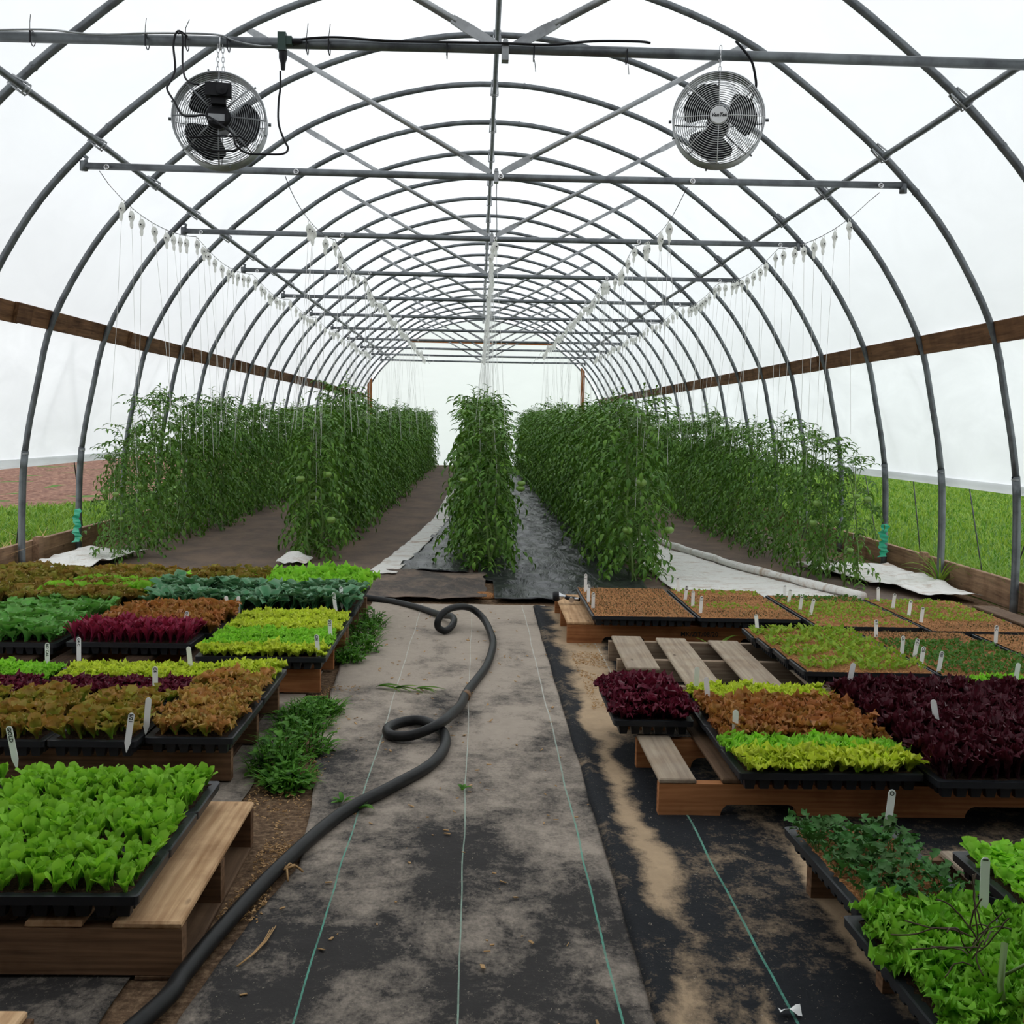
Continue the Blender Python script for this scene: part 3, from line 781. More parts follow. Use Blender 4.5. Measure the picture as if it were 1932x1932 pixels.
for wi, wx in enumerate(WX):
    P = []; segs = list(range(2, len(YH) - 1, 2))
    sagz = {}
    def wz(y):
        if y <= YH[2]: return 2.755
        f = ((y - YH[2]) / 2.44) % 1.0
        sg = .10 if y < YH[4] else .075
        return 2.755 + .012 * wx * .5 - sg * 4 * f * (1 - f)
    ys = np.linspace(YH[2], YH[20], 110)
    mb = MB(); mb.tube([(wx + .012 * math.sin(y * 2.1 + wi), y, wz(y)) for y in ys], .0028, 4)
    w = mb.build('trellis_wire', M['wire'], smooth=True)
    tag(w, 'thin dark wire strung lengthwise under the crossbars, the %s one' % {0: 'leftmost', 1: 'second from the left', 2: 'middle', 3: 'second from the right', 4: 'rightmost'}[wi], 'wire', 'trellis wires')
    y = YH[2] + {0: .5, 1: 1.0, 2: 1.7, 3: .75, 4: .6}[wi]; k = 0
    while y < YH[19] and k < 58:
        o = link('trellis_clip', CM, None, (wx + .012 * math.sin(y * 2.1 + wi), y, wz(y) - .004), rnd.uniform(-.9, .9)); o.rotation_euler.y = rnd.uniform(-.12, .12); o.scale = (1.25, 1.25, 1.15)
        nm = {0: 'left edge', 1: 'left inner', 2: 'middle', 3: 'right inner', 4: 'right edge'}[wi]
        tag(o, 'white plastic twine clip hanging in a long line on the %s overhead wire' % nm, 'clip', 'twine clips on the %s wire' % nm)
        if y < 14: link('spool_pin', HM, o)
        L = wz(y) - .12 - rnd.uniform(1.12, 1.4)
        if y < 24:
            tw = link('twine', twine_mesh(L), o); tw.rotation_euler.y = rnd.uniform(-.03, .03)
        k += 1
        b = rnd.random()
        y += (rnd.uniform(.04, .09) if (b < .5 and wi in (1, 3)) else rnd.uniform(.3, .6) if wi in (1, 3) else rnd.uniform(.16, .36)) if y < 14 else rnd.uniform(.2, .5)

# --- hip boards and base boards
for s, z, lab in ((-1, 1.905, 'left'), (1, 1.875, 'right')):
    segs = [Y0] + [v for v in ((8.05, 10.6, 12.9, 15.3, 18.4, 21.2, 24.4, 27.6) if s < 0 else (5.2, 8.75, 11.3, 13.6, 17.2, 20.6, 24.1, 28.0))] + [YEND]
    for k in range(len(segs) - 1):
        a, b = segs[k], segs[k + 1]
        hx = min((p for p in ARC if p[0] * s > 0), key=lambda p: abs(p[1] - z))[0]
        mb = MB(); board(mb, (0, 0, 0), (.038, b - a + .0, .145))
        o = mb.build('hip_board', M['w_hip']); o.location = (XC + hx + s * .043, (a + b) / 2, z + rnd.uniform(-.004, .004))
        o.rotation_euler.y = -s * .2
        tag(o, 'dark brown hip board on the %s side, %s length from the photographer' % (lab, ORD[k]), 'board', '%s hip boards' % lab)
        if k:
            mb = MB(); board(mb, (0, 0, 0), (.034, .26, .14)); o2 = mb.build('splice_block', M['w_hip'], o); o2.location = (-s * .034, -(b - a) / 2 + .02, 0)
for s, lab in ((-1, 'left'), (1, 'right')):
    segs = [Y0, 2.4, 6.2, 9.0, 13.2, 17, 21, 25, YEND]
    for k in range(len(segs) - 1):
        a, b = segs[k], segs[k + 1]
        mb = MB(); board(mb, (0, 0, 0), (.04, b - a, .2))
        o = mb.build('base_board', M['w_base']); o.location = (XC + s * 3.615, (a + b) / 2, .10)
        tag(o, 'weathered base board on edge at the foot of the %s side, %s from the photographer' % (lab, ORD[k]), 'board', '%s base boards' % lab)
    mb = MB(); board(mb, (0, 0, 0), (.05, .09, .24)); o = mb.build('wooden_stake', M['w_base']); o.location = (XC + s * 3.568, 9.0, .11)
    tag(o, 'short wooden stake nailed inside the %s base board at its joint' % lab, 'stake')

# ================================================================== GROUND
mb = MB(); mb.grid(lambda a, b: (-60 + 125 * a, -12 + 95 * b, -.03), 12, 12)
o = mb.build('lawn_ground', M['lawnbase']); o['kind'] = 'structure'
mb = MB(); mb.grid(lambda a, b: (-30 + 24.6 * a + 1.0 * nz(b * 9), 3 + 60 * b, -.018 + .05 * nz(a * 60, b * 90)), 80, 140)
o = mb.build('tilled_field', M['field'], smooth=True); o['kind'] = 'structure'
mb = MB(); mb.grid(lambda a, b: (-3.50 + 7.17 * a, YB + (YEND - YB) * b, .0 + .006 * nz(a * 30, b * 100)), 60, 160)
o = mb.build('floor', M['soil'], smooth=True); o['kind'] = 'structure'

def cloth(name, m, L, Rr, ya, yb, z, label, cat, nx=40, ny=120, amp=.006, fs=3.0, fray=.02, kind=None, ridge=None):
    """L, Rr: functions of y giving the two side edges"""
    mb = MB()
    def f(a, b):
        y = ya + (yb - ya) * b
        y += fray * 1.5 * nz(a * 7, 3 + ya) * (1 if b in (0, 1) else 0)
        x0, x1 = L(y), Rr(y)
        x = x0 + (x1 - x0) * a
        zz = z + amp * (nz(x * fs, y * fs) + .5 * nz(x * fs * 3, y * fs * 2.4)) + amp
        if ridge: zz += ridge(x, y)
        return (x, y, zz)
    mb.grid(f, nx, ny)
    V = mb.V[0]
    o = mb.build(name, m, smooth=True)
    so = o.modifiers.new('thick', 'SOLIDIFY'); so.thickness = .0015; so.offset = -1
    return tag(o, label, cat, kind=kind)
import bisect
def pw(pts):
    ys = [p[0] for p in pts]
    def f(y):
        if y <= ys[0]: return pts[0][1]
        if y >= ys[-1]: return pts[-1][1]
        i = bisect.bisect(ys, y); a, b = pts[i - 1], pts[i]
        return a[1] + (b[1] - a[1]) * (y - a[0]) / (b[0] - a[0])
    return f
ledge = pw([(-1.5, -.7), (2.16, -.57), (2.6, -.52), (2.94, -.46), (3.5, -.50), (4.14, -.58), (4.8, -.62), (5.5, -.66), (7.5, -.68)])
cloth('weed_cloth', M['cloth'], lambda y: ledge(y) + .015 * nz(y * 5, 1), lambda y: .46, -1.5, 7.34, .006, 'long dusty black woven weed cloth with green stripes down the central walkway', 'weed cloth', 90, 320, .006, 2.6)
def foldr(x, y):
    return .012 * math.exp(-((x - .405 - .01 * nz(y * 2)) / .018) ** 2)
cloth('weed_cloth', M['cloth_right'], lambda y: .375 + .006 * nz(y * 3), lambda y: 3.5, -1.5, 7.25, .012, 'black weed cloth under the right-hand pallets with sandy trails', 'weed cloth', 120, 220, .0045, 2.6, ridge=foldr)
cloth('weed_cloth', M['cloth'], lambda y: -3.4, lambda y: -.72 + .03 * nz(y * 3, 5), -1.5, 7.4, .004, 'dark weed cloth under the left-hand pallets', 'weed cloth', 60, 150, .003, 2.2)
cloth('weed_cloth', M['cloth_apron'], lambda y: -.75 - (y - 7.45) * .25, lambda y: .07 + .03 * nz(y * 4), 7.42, 8.75, .012, 'crumpled grey-brown weed cloth before the left of the middle tomato row', 'weed cloth', 80, 80, .022, 2.4, ridge=lambda x, y: .07 * max(0, 1 - abs(x + .22 - .25 * (y - 7.6)) * 9) * max(0, 1 - abs(y - 7.95) * 2) + .03 * abs(nz(x * 3, y * 3, 4)))
cloth('plastic_mulch', M['plastic_black'], lambda y: .13 if y < 8.4 else .02, lambda y: 1.25, 7.45, 30.5, .014, 'shiny wrinkled black plastic mulch between the middle and right tomato rows', 'plastic mulch', 50, 380, .022, 3.6)
cloth('weed_cloth', M['cloth_aisle'], lambda y: -1.55, lambda y: -.02, 8.7, 30.5, .01, 'grey-brown weed cloth in the aisle left of the middle tomato row', 'weed cloth', 40, 200, .012, 2.0)
cloth('plastic_mulch', M['plastic_white'], pw([(8.3, -.86), (9.1, -.78), (9.9, -.72), (11.5, -.62), (13.5, -.52), (15.6, -.50), (30, -.4)]), pw([(8.3, -.62), (9.1, -.58), (9.9, -.52), (11.5, -.42), (13.5, -.33), (15.6, -.36), (30, -.3)]), 8.5, 30, .034, 'narrow white plastic strip left of the middle tomato row', 'plastic mulch', 12, 260, .014, 4)
cloth('plastic_mulch', M['plastic_black'], pw([(8.3, -.66), (9.1, -.62), (9.9, -.56), (11.5, -.46), (13.5, -.37), (15.6, -.40), (30, -.34)]), lambda y: -.06, 8.72, 30, .022, 'wrinkled black plastic between the white strip and the middle tomato row', 'plastic mulch', 24, 320, .02, 3.6)
cloth('weed_cloth', M['cloth_aisle'], lambda y: -3.2, lambda y: -1.45, 7.75, 30.5, .006, 'grey-brown weed cloth between the two left tomato rows', 'weed cloth', 40, 200, .012, 2.0)
cloth('weed_cloth', M['cloth_aisle'], lambda y: 1.2, lambda y: 3.3, 7.3, 30.5, .004, 'grey weed cloth between the two right tomato rows', 'weed cloth', 50, 200, .012, 2.0)
cloth('plastic_mulch', M['plastic_white'], lambda y: 1.42, pw([(7.2, 2.75), (8.14, 2.47), (9.3, 2.12), (10.8, 1.86), (12.5, 1.55)]), 7.25, 12.5, .024, 'dirty white plastic sheet in front of the right-hand tomato rows', 'plastic mulch', 50, 110, .012, 2.2)
re = pw([(7.2, 2.78), (8.14, 2.5), (9.3, 2.15), (10.8, 1.88), (12.4, 1.6)])
mb = MB(); ys = np.linspace(7.6, 12.2, 40); mb.tube([(re(y) + .03 * nz(y * 1.5), y, .065 + .01 * nz(y * 3, 2)) for y in ys], [.032 + .012 * nz(y * 2.4, 8) for y in ys], 9)
o = mb.build('rolled_plastic', M['plastic_white'], smooth=True); tag(o, 'rolled up edge of white plastic lying diagonally by the right outer tomato row', 'plastic roll')
cloth('plastic_mulch', M['plastic_white'], lambda y: 3.15 - .25 * (y - 7.9), lambda y: 3.58, 7.75, 9.6, .03, 'white plastic sheet along the right base board by the hoop posts', 'plastic mulch', 24, 50, .03, 3)
cloth('plastic_mulch', M['plastic_white'], lambda y: -3.38, lambda y: -2.95 + .1 * (y - 8), 7.75, 9.6, .04, 'white plastic sheet along the left base board behind the back trays', 'plastic mulch', 24, 50, .035, 3)
mb = MB(); 
for k in range(1):
    mb.grid(lambda a, b: (-1.62 + .26 * a, 9.05 + .35 * b, .05 + .07 * math.sin(PI * a) * math.sin(PI * b) + .02 * nz(a * 5, b * 5)), 14, 14)
o = mb.build('plastic_mulch', M['plastic_white'], smooth=True); tag(o, 'small white plastic scrap at the front of the left inner tomato row', 'plastic mulch')
# puddle strip and small soil hollow at the cloth end
mb = MB()
for a in np.linspace(0, 2 * PI, 14, endpoint=False): pass
mb.lathe([(.0, .035), (.04, .034), (.09, .02), (.12, .004)], (.055, 7.72, 0), 'z', 18)
o = mb.build('soil_mound', M['potting'], smooth=True); tag(o, 'small heap of reddish soil in the gap before the middle tomato row', 'soil heap')

# litter: wood chips and straw
def litter(name, boxes, m, label, n, L=(.008, .03), flat=True):
    mb = MB()
    for bx in boxes:
        x0, x1, y0, y1, z, k = bx
        for _ in range(int(n * k)):
            x, y = rnd.uniform(x0, x1), rnd.uniform(y0, y1)
            if nz(x * 7, y * 4, 2) < -.12: continue
            l = rnd.uniform(*L); w = l * rnd.uniform(.15, .5); a = rnd.uniform(0, 6.28)
            q = Euler((rnd.uniform(-.4, .4), rnd.uniform(-.4, .4), a)).to_matrix()
            mb.box((x, y, z + rnd.uniform(0, .006)), (l, w, .002), q)
    o = mb.build(name, m); return tag(o, label, 'debris', kind='stuff')
litter('wood_chips', [(-.72, -.5, 2.9, 5.0, .008, 1), (-.6, -.5, 2.5, 3.1, .012, .4), (.5, .66, 4.6, 6.0, .02, .7), (.9, 1.25, 2.0, 2.8, .022, .2)], M['straw'], 'small tan wood chips and dry crumbs scattered beside the pallets', 1500, (.003, .012))
litter('fallen_debris', [(-.5, .38, 2.1, 7.2, .014, 1)], M['straw'], 'scattered pale bits of straw lying on the walkway cloth', 260, (.005, .02))

# grass outside and weeds inside
def blades(name, area, n, h, label, m, lean=.5, cond=None, w=.006):
    V = np.zeros((n, 5, 3)); T = np.zeros((n, 5, 3))
    x = rng.uniform(area[0], area[1], n); y = area[2] + (area[3] - area[2]) * rng.uniform(0, 1, n) ** 1.5
    if cond: 
        k = cond(x, y); x, y = x[k], y[k]; n = len(x); V = V[:n]; T = T[:n]
    az = rng.uniform(0, 6.28, n); hh = rng.uniform(h * .5, h * 1.3, n); ln = rng.uniform(.1, lean, n) * hh
    ww = w * rng.uniform(.6, 1.5, n) * (1 + (y - area[2]) * .06)
    cx, cy = np.cos(az), np.sin(az); px, py = -cy, cx
    for i, (u, k) in enumerate(((0, 1), (.55, .8), (1, 0))):
        bx = x + cx * ln * u * u; by = y + cy * ln * u * u; bz = -.02 + hh * (u - .25 * u * u)
        if i < 2:
            V[:, 2 * i] = np.stack([bx - px * ww * k, by - py * ww * k, bz], -1); V[:, 2 * i + 1] = np.stack([bx + px * ww * k, by + py * ww * k, bz], -1)
            T[:, 2 * i, 1] = T[:, 2 * i + 1, 1] = u
        else:
            V[:, 4] = np.stack([bx, by, bz], -1); T[:, 4, 1] = 1
    T[:, :, 0] = rng.uniform(0, 1, n)[:, None]
    F = []
    for i in range(n):
        b = i * 5; F += [(b, b + 1, b + 3, b + 2), (b + 2, b + 3, b + 4)]
    mb = MB(); mb.add(V.reshape(-1, 3), F, T.reshape(-1, 3))
    o = mb.build(name, m, smooth=False); return tag(o, label, 'grass', kind='stuff')
blades('lawn_grass', (3.76, 13, 5.5, 30), 70000, .11, 'long green grass growing outside the right side opening', M['l_grass'], .9, None, .006)
blades('lawn_grass', (3.74, 4.1, 6.5, 12), 2600, .3, 'tall grass tufts against the right base board', M['l_grass'], .8, None, .005)
blades('lawn_grass', (-6.2, -3.60, 7, 16), 22000, .13, 'green grass growing outside the left side opening', M['l_grass'], .9, lambda x, y: x > -5.6 + .6 * np.sin(y * 1.3), .006)
blades('lawn_grass', (-3.68, -3.58, 7.4, 10), 160, .3, 'dry bent grass hanging over the left base board', M['straw'], 1.6, None, .003)

def weed(label, spots, n, s, kindname='weed_clump', m='l_weed', shape='mix'):
    mb = MB()
    for (x, y, r, h) in spots:
        for _ in range(n):
            a = rnd.uniform(0, 6.28); q = r * math.sqrt(rnd.random()); hx, hy = x + q * math.cos(a), y + q * math.sin(a)
            k = rnd.random(); hz = h * (1 - (q / r) ** 2 * .7) * rnd.uniform(.2, 1)
            if k < .65:
                L = s * rnd.uniform(.25, .75)
                V, F, T = leaf(L, L * rnd.uniform(.3, .65), rnd.uniform(0, 6.28), .8, .5, .15, rnd.uniform(0, 60), rnd.uniform(-50, 20), .002, 2, .2, nu=5, nv=3)
                mb.add(V + np.array([hx, hy, hz]), F, T)
            else:
                L = s * rnd.uniform(.8, 1.5)
                V, F, T = leaf(L, L * .07, a + rnd.uniform(-.6, .6), .3, .8, 0, rnd.uniform(50, 85), rnd.uniform(-40, 20), 0, 1, .3, nu=8, nv=3)
                mb.add(V + np.array([hx, hy, .008]), F, T)
        for _ in range(n // 12):
            a = rnd.uniform(0, 6.28); q = r * .7 * math.sqrt(rnd.random())
            mb.tube([(x + q * math.cos(a), y + q * math.sin(a), .005), (x + q * 1.1 * math.cos(a), y + q * 1.1 * math.sin(a), h * .6), (x + q * 1.3 * math.cos(a) , y + q * 1.3 * math.sin(a), h * .9)], .0015, 4, t=(.3, .3, 0))
    o = mb.build(kindname, M[m], smooth=True); return tag(o, label, 'weeds')
weed('lush green weeds growing between the walkway and the second left pallet', [(-.66, 3.75, .09, .13), (-.63, 4.0, .12, .12), (-.66, 4.3, .10, .12), (-.60, 3.6, .07, .06), (-.62, 4.5, .08, .08)], 330, .07)
weed('green weeds beside the far left pallet next to the walkway edge', [(-.60, 6.1, .09, .13), (-.58, 5.75, .08, .1), (-.63, 5.5, .07, .08), (-.60, 6.45, .08, .12)], 160, .08)
def sprig(name, pts, n, L, wd, label, m='l_grass', up=60, z=.02):
    mb = MB()
    for (x, y, a0, sp) in pts:
        for i in range(n):
            l = L * rnd.uniform(.6, 1.2)
            V, F, T = leaf(l, l * wd, a0 + rnd.uniform(-sp, sp), .4, .7, 0, rnd.uniform(up * .3, up), rnd.uniform(-30, up * .3), 0, 1, .3, nu=8, nv=3)
            mb.add(V + np.array([x, y, z]), F, T)
    o = mb.build(name, M[m], smooth=True); return tag(o, label, 'weeds')
sprig('grass_runner', [(-.44, 4.95, -.1, .5), (-.36, 4.93, -.1, .6), (-.27, 4.92, .0, .5)], 4, .13, .11, 'flat blades of grass sprawling onto the walkway beside the left weeds', up=25)
sprig('grass_sprout', [(1.28, 5.83, 1.6, 1.4)], 5, .17, .12, 'single grass sprout growing up behind the bare pallet', up=88)
sprig('small_weed', [(-.40, 3.42, 0, 3), (-.35, 3.35, .3, .8)], 7, .05, .35, 'small leafy weed sprig on the walkway beside the hose', 'l_weed', up=50)
sprig('small_weed', [(-.03, 3.55, 0, 3)], 6, .03, .4, 'tiny green seedling alone on the middle of the walkway', 'l_weed', up=50)
sprig('tall_grass_tuft', [(3.6, 8.55, 1, 3)], 26, .42, .03, 'tall green grass tuft behind the right base board', up=88)

# ================================================================== HOSE
HP = [(-1.1, .9, .02), (-.86, 1.45, .02), (-.631, 2.124, .02), (-.60, 2.3, .021), (-.578, 2.465, .02), (-.505, 2.855, .021), (-.392, 3.27, .022), (-.255, 3.541, .022), (-.146, 3.768, .022), (-.100, 4.0, .022), (-.118, 4.2, .024),
      (-.20, 4.335, .025), (-.275, 4.325, .022), (-.325, 4.235, .02), (-.305, 4.135, .022), (-.235, 4.10, .03), (-.165, 4.12, .05), (-.11, 4.21, .06), (-.078, 4.36, .052), (-.05, 4.58, .03), (-.028, 4.83, .022), (.053, 5.311, .021), (.088, 5.68, .022), (.1, 5.95, .024),
      (.088, 6.2, .03), (.055, 6.42, .06), (0, 6.5, .1), (-.06, 6.45, .13), (-.125, 6.35, .14), (-.175, 6.28, .125), (-.205, 6.25, .085), (-.205, 6.25, .045), (-.17, 6.27, .022), (-.135, 6.34, .03), (-.12, 6.45, .05), (-.14, 6.56, .055), (-.19, 6.7, .035), (-.27, 6.9, .022), (-.36, 7.06, .021), (-.54, 7.28, .021), (-.8, 7.42, .03), (-1.2, 7.5, .03)]
t = empty('garden_hose', (0, 0, 0)); tag(t, 'black rubber hose looping and snaking along the central walkway', 'hose')
hp = [tuple(v) for v in spline(HP, 7)]
mb = MB(); mb.tube([(a, b, c + .009) for a, b, c in hp], .0195, 12); mb.build('hose_tube', M['hose'], t, smooth=True)
mb = MB(); mb.tube([(-.036, 4.74, .03), (-.031, 4.79, .03)], .022, 12); mb.build('hose_clamp', M['brass'], t, smooth=True)

# hose nozzle lying on the pallet corner
t = empty('hose_nozzle', (.505, 6.66, .147)); tag(t, 'metal hose nozzle with black rubber head on the corner of the right back pallet', 'nozzle')
mb = MB(); mb.lathe([(.0, -.04), (.026, -.04), (.03, -.03), (.03, -.008), (.02, 0)], (0, 0, .03), 'x', 18); mb.build('spray_head', M['black'], t, smooth=True)
mb = MB(); mb.lathe([(.027, -.008), (.02, .01), (.012, .022), (.012, .035)], (0, 0, .03), 'x', 18); mb.build('collar', M['chrome'], t, smooth=True)
mb = MB(); mb.tube([(.03, 0, .03), (.05, 0, .02), (.09, 0, .018), (.12, .01, .01)], .012, 10); mb.build('grip', M['black'], t, smooth=True)
mb = MB(); mb.lathe([(.011, -.012), (.016, -.012), (.016, .012), (.011, .012), (.011, -.011)], (.07, -.02, .014), 'y', 16); mb.lathe([(.0, -.012), (.009, -.012), (.009, .012), (0, .012)], (.1, -.012, .018), 'x', 12)
mb.build('shut_off_valve', M['chrome'], t, auto=40)
# orange dry stalks on the walkway
mb = MB()
for k in range(3):
    mb.tube([(-.50 + .001 * k, 2.36, .02), (-.478 + .002 * k, 2.41, .022), (-.463 + .003 * k, 2.47, .024), (-.462 + .005 * k, 2.54 + .01 * k, .018)], .0013, 5)
o = mb.build('straw_stalk', M['straw'], smooth=True); tag(o, 'curved yellow straw stalk beside the hose in the foreground', 'straw')
mb = MB()
for k in range(9):
    a = rnd.uniform(0, 6.28); mb.tube([(-.485, 2.86, .03), (-.485 + .03 * math.cos(a), 2.86 + .02 * math.sin(a), .04), (-.485 + .05 * math.cos(a), 2.86 + .05 * math.sin(a), .02)], .003, 5)
o = mb.build('dry_root', M['straw'], smooth=True); tag(o, 'small tan dry root ball lying against the left side of the hose', 'debris')
# pale leaf scrap
mb = MB(); mb.grid(lambda a, b: (.63 + .045 * a, 2.16 + .02 * b, .03 + .008 * math.sin(a * 5) * math.cos(b * 3)), 6, 4)
o = mb.build('dry_leaf', M['tag'], smooth=True); tag(o, 'tiny white dry leaf scrap on the dark cloth in the right foreground', 'leaf')

# ================================================================== PALLETS
pallet((-1.64, 2.33, 0), 1.03, .765, 'wooden pallet in the left foreground with one tan deck board uncovered',
       [(.885, .145), (.70, .12), (.5, .12), (.3, .12), (.02, .14)], mats=('w_brown_x', 'w_tan_y', 'w_brown_y'), sth=.04, bottoms=(0.0, .5, 1.0))
pallet((-1.62, 1.45, 0), .84, .52, 'corner of a wooden pallet at the very bottom left of the photo',
       [(.69, .14), (.4, .14), (.1, .14)], mats=('w_brown_x', 'w_tan_y', 'w_brown_y'))
pallet((-1.95, 3.63, 0), 1.16, .9, 'wooden pallet under the front red and green lettuce trays on the left', [(1.02, .14), (.8, .12), (.55, .12), (.3, .12), (.0, .14)], mats=('w_brown_x', 'w_dark_shade_y', 'w_dark_shade_y'))
pallet((-1.85, 4.85, 0), 1.18, .95, 'wooden pallet under the lime lettuce trays with its reddish end showing', [(1.02, .12), (.8, .12), (.55, .12), (.3, .12), (.0, .14)], mats=('w_red_x', 'w_dark_shade_y', 'w_dark_shade_y'))
pallet((-3.15, 4.9, 0), 1.25, .95, 'wooden pallet under the leafy green trays at the left edge', [(1.1, .12), (.8, .12), (.55, .12), (.3, .12), (.0, .14)], mats=('w_brown_x', 'w_dark_shade_y', 'w_dark_shade_y'))
pallet((-1.85, 5.9, 0), 1.18, 1.02, 'wooden pallet under the blue-green kale trays at the back left', [(1.04, .12), (.8, .12), (.55, .12), (.3, .12), (.0, .14)], mats=('w_brown_x', 'w_dark_shade_y', 'w_dark_shade_y'))
pallet((-3.15, 5.95, 0), 1.25, 1.05, 'wooden pallet under the red-tinged trays at the back left corner', [(1.1, .12), (.8, .12), (.55, .12), (.3, .12), (.0, .14)], mats=('w_brown_x', 'w_dark_shade_y', 'w_dark_shade_y'))
# right
N2 = ((.19, .43), (.95, 1.19))
pallet((.572, 3.34, 0), 1.38, 1.0, 'notched brown pallet under the green and red lettuce trays on the right',
       [(.0, .115, 0, .5, 'w_pale_y'), (.195, .08, 0, 1.0, 'w_red_y' if 'w_red_y' in M else 'w_brown_y'), (.42, .1), (.64, .1), (.86, .1), (1.08, .1), (1.27, .11)], notch=N2, mats=('w_red_x', 'w_brown_y', 'w_brown_y'), bottoms=(0, .5, 1), H=.131)
pallet((1.965, 3.36, 0), 1.3, 1.0, 'notched brown pallet carrying the dark maroon trays at the right edge',
       [(.0, .115), (.3, .1), (.6, .1), (.9, .1), (1.19, .11)], notch=N2, mats=('w_red_x', 'w_brown_y', 'w_brown_y'))
pallet((.655, 4.62, 0), 1.45, 1.03, 'half bare pallet with three pale grey deck boards on the right',
       [(.018, .15, .30, 1.045), (.24, .15, .0, 1.02), (.5, .15, 0, .98), (.76, .15, 0, .98), (1.02, .15, 0, .98), (1.28, .15, 0, .98)], mats=('w_pale_x', 'w_pale_y', 'w_brown_y'), rz=-.025, strY=(.02, .55, .99), jit=.0)
pallet((2.14, 4.6, 0), 1.2, 1.0, 'pallet under the green sprout trays at the right edge', [(.0, .14), (.3, .14), (.6, .14), (.9, .14)], mats=('w_brown_x', 'w_brown_y', 'w_brown_y'))
p = pallet((.505, 6.05, 0), 1.38, 1.0, 'reddish notched pallet at the back right with the hose nozzle on its corner',
       [(.0, .15, 0, 1.0, 'w_tan_y'), (.3, .1), (.55, .1), (.8, .1), (1.05, .1), (1.25, .12)], notch=N2, mats=('w_red_x', 'w_brown_y', 'w_brown_y'))
fc = textmesh('MK/ZIT/08/20', .036, M['ink'], ax='RIGHT')
o = link('stamped_lettering', fc, p, (.83, -.0005, .062)); o.rotation_euler = (PI / 2, 0, 0)
pallet((1.9, 5.85, 0), 1.38, 1.0, 'wooden pallet under the far right sprout trays', [(.0, .14), (.3, .14), (.6, .14), (.9, .14), (1.2, .14)], notch=N2, mats=('w_brown_x', 'w_brown_y', 'w_brown_y'))
pallet((.885, 1.72, 0), .62, 1.06, 'wooden pallet under the kale and green lettuce trays in the right foreground',
       [(.0, .12, 0, 1.0), (.175, .1), (.34, .11, 0, 1.05, 'w_pale_y'), (.48, .11, 0, 1.05, 'w_pale_y')], mats=('w_brown_x', 'w_brown_y', 'w_brown_y'), strY=(.02, .56, 1.04), bottoms=(0.0, 1.0), rz=.02)

# ================================================================== TRAYS
chard = ('chard', M['l_chard']); lime = ('frill', M['l_lime']); green = ('frill', M['l_green']); deep = ('frill', M['l_green_deep']); rust = ('rust', M['l_rust']); redg = ('rust', M['l_redgreen'])
rom = ('romaine', M['l_romaine']); mar = ('frill', M['l_maroon']); mard = ('spiky', M['l_maroon_dark']); beet = ('beet', M['l_beet']); coll = ('collard', M['l_collard'])
broad = ('broad', M['l_broad']); kale = ('kale', M['l_kale']); mix = ('romaine', M['l_mix']); spl = ('sprout', M['l_sprout']); spd = ('sprout', M['l_sprout_dark']); spb = ('needle', M['l_sprout_brown'])
parsley = ('broad', M['l_green'])
def rows(y0, n, step=.257): return [y0 + step * k for k in range(n)]
P3 = ['front', 'middle', 'back']
for k, y in enumerate(rows(2.315, 3)):
    tray(-.70 - TW, y, 'L', chard, 'bright green seedling tray in the left foreground, %s row beside the tan board' % P3[k], 'bright green foreground trays', indiv=True, scale=1.0)
tray(-.70 - 2 * TW - .004, 2.83, 'L', chard, 'tray of bright green seedlings at the left edge with a tall white tag', 'bright green foreground trays', indiv=True)
# L2
tray(-1.032, 3.50, 'P', redg, 'tray of reddish brown lettuce at the near right corner of the second left pallet', 'red lettuce trays', indiv=True, scale=.95)
tray(-1.032, 4.015, 'P', [redg, lime], 'tray half reddish lettuce and half lime lettuce behind the corner tray on the left', 'red lettuce trays', indiv=True, scale=.95)
for k, lb in ((0, 'tray of green-brown lettuce with a white tag reading 5/21'), (1, 'tray of green-brown lettuce second from the corner on the left'), (2, 'tray of green-brown lettuce at the left edge beside the dark maroon tray')):
    tray(-1.318 - .281 * k, 3.452, 'P', rom, lb, 'green-brown lettuce trays', indiv=True, scale=.9)
for k in (0, 1):
    tray(-1.592 - .56 * k, 3.968, 'L', mar, ['tray of very dark maroon lettuce behind the green-brown lettuce on the left', 'tray of very dark maroon lettuce cut by the left edge'][k], 'dark maroon left trays', scale=.85)
    tray(-1.592 - .56 * k, 4.226, 'L', (lime, green)[k], ['narrow visible tray of lime lettuce behind the dark maroon left tray', 'tray of fresh green lettuce at the left edge behind a maroon tray'][k], 'lime strip trays', scale=.8)
# L3
for k, (c, lb) in enumerate(((green, 'tray of yellow-green curly lettuce nearest the walkway with two white tags'), (green, 'tray of yellow-green lettuce behind the tagged walkway corner tray'),
                             (lime, 'tray of frilly lime lettuce in the middle of the bright left block'), (lime, 'tray of frilly lime lettuce at the back of the bright left block'))):
    tray(-.632 - TW, 4.735 + .257 * k, 'L', c if k else [lime, green], lb, 'bright lime left trays', indiv=k < 1, scale=.92)
tray(-1.815, 4.985, 'L', beet, 'tray of magenta-red seedlings on the left, its black rim showing in front', scale=1.2)
tray(-1.765, 5.245, 'L', rust, 'tray of rusty orange-brown frilly lettuce behind the magenta tray', 'rusty lettuce trays', scale=1.2)
tray(-1.755, 5.503, 'L', rust, 'second tray of rusty brown frilly lettuce, farther back on the left', 'rusty lettuce trays', scale=1.3)
for k in range(3):
    tray(-2.40, 4.96 + .257 * k, 'L', broad, 'tray of broad mid-green leafy seedlings at the left edge, %s of three' % P3[k], 'broad leaf left trays', scale=1.3)
tray(-2.40, 5.735, 'L', [broad, mix], 'tray of dark green and red-tinged seedlings behind the broad leaf trays', scale=1.2)
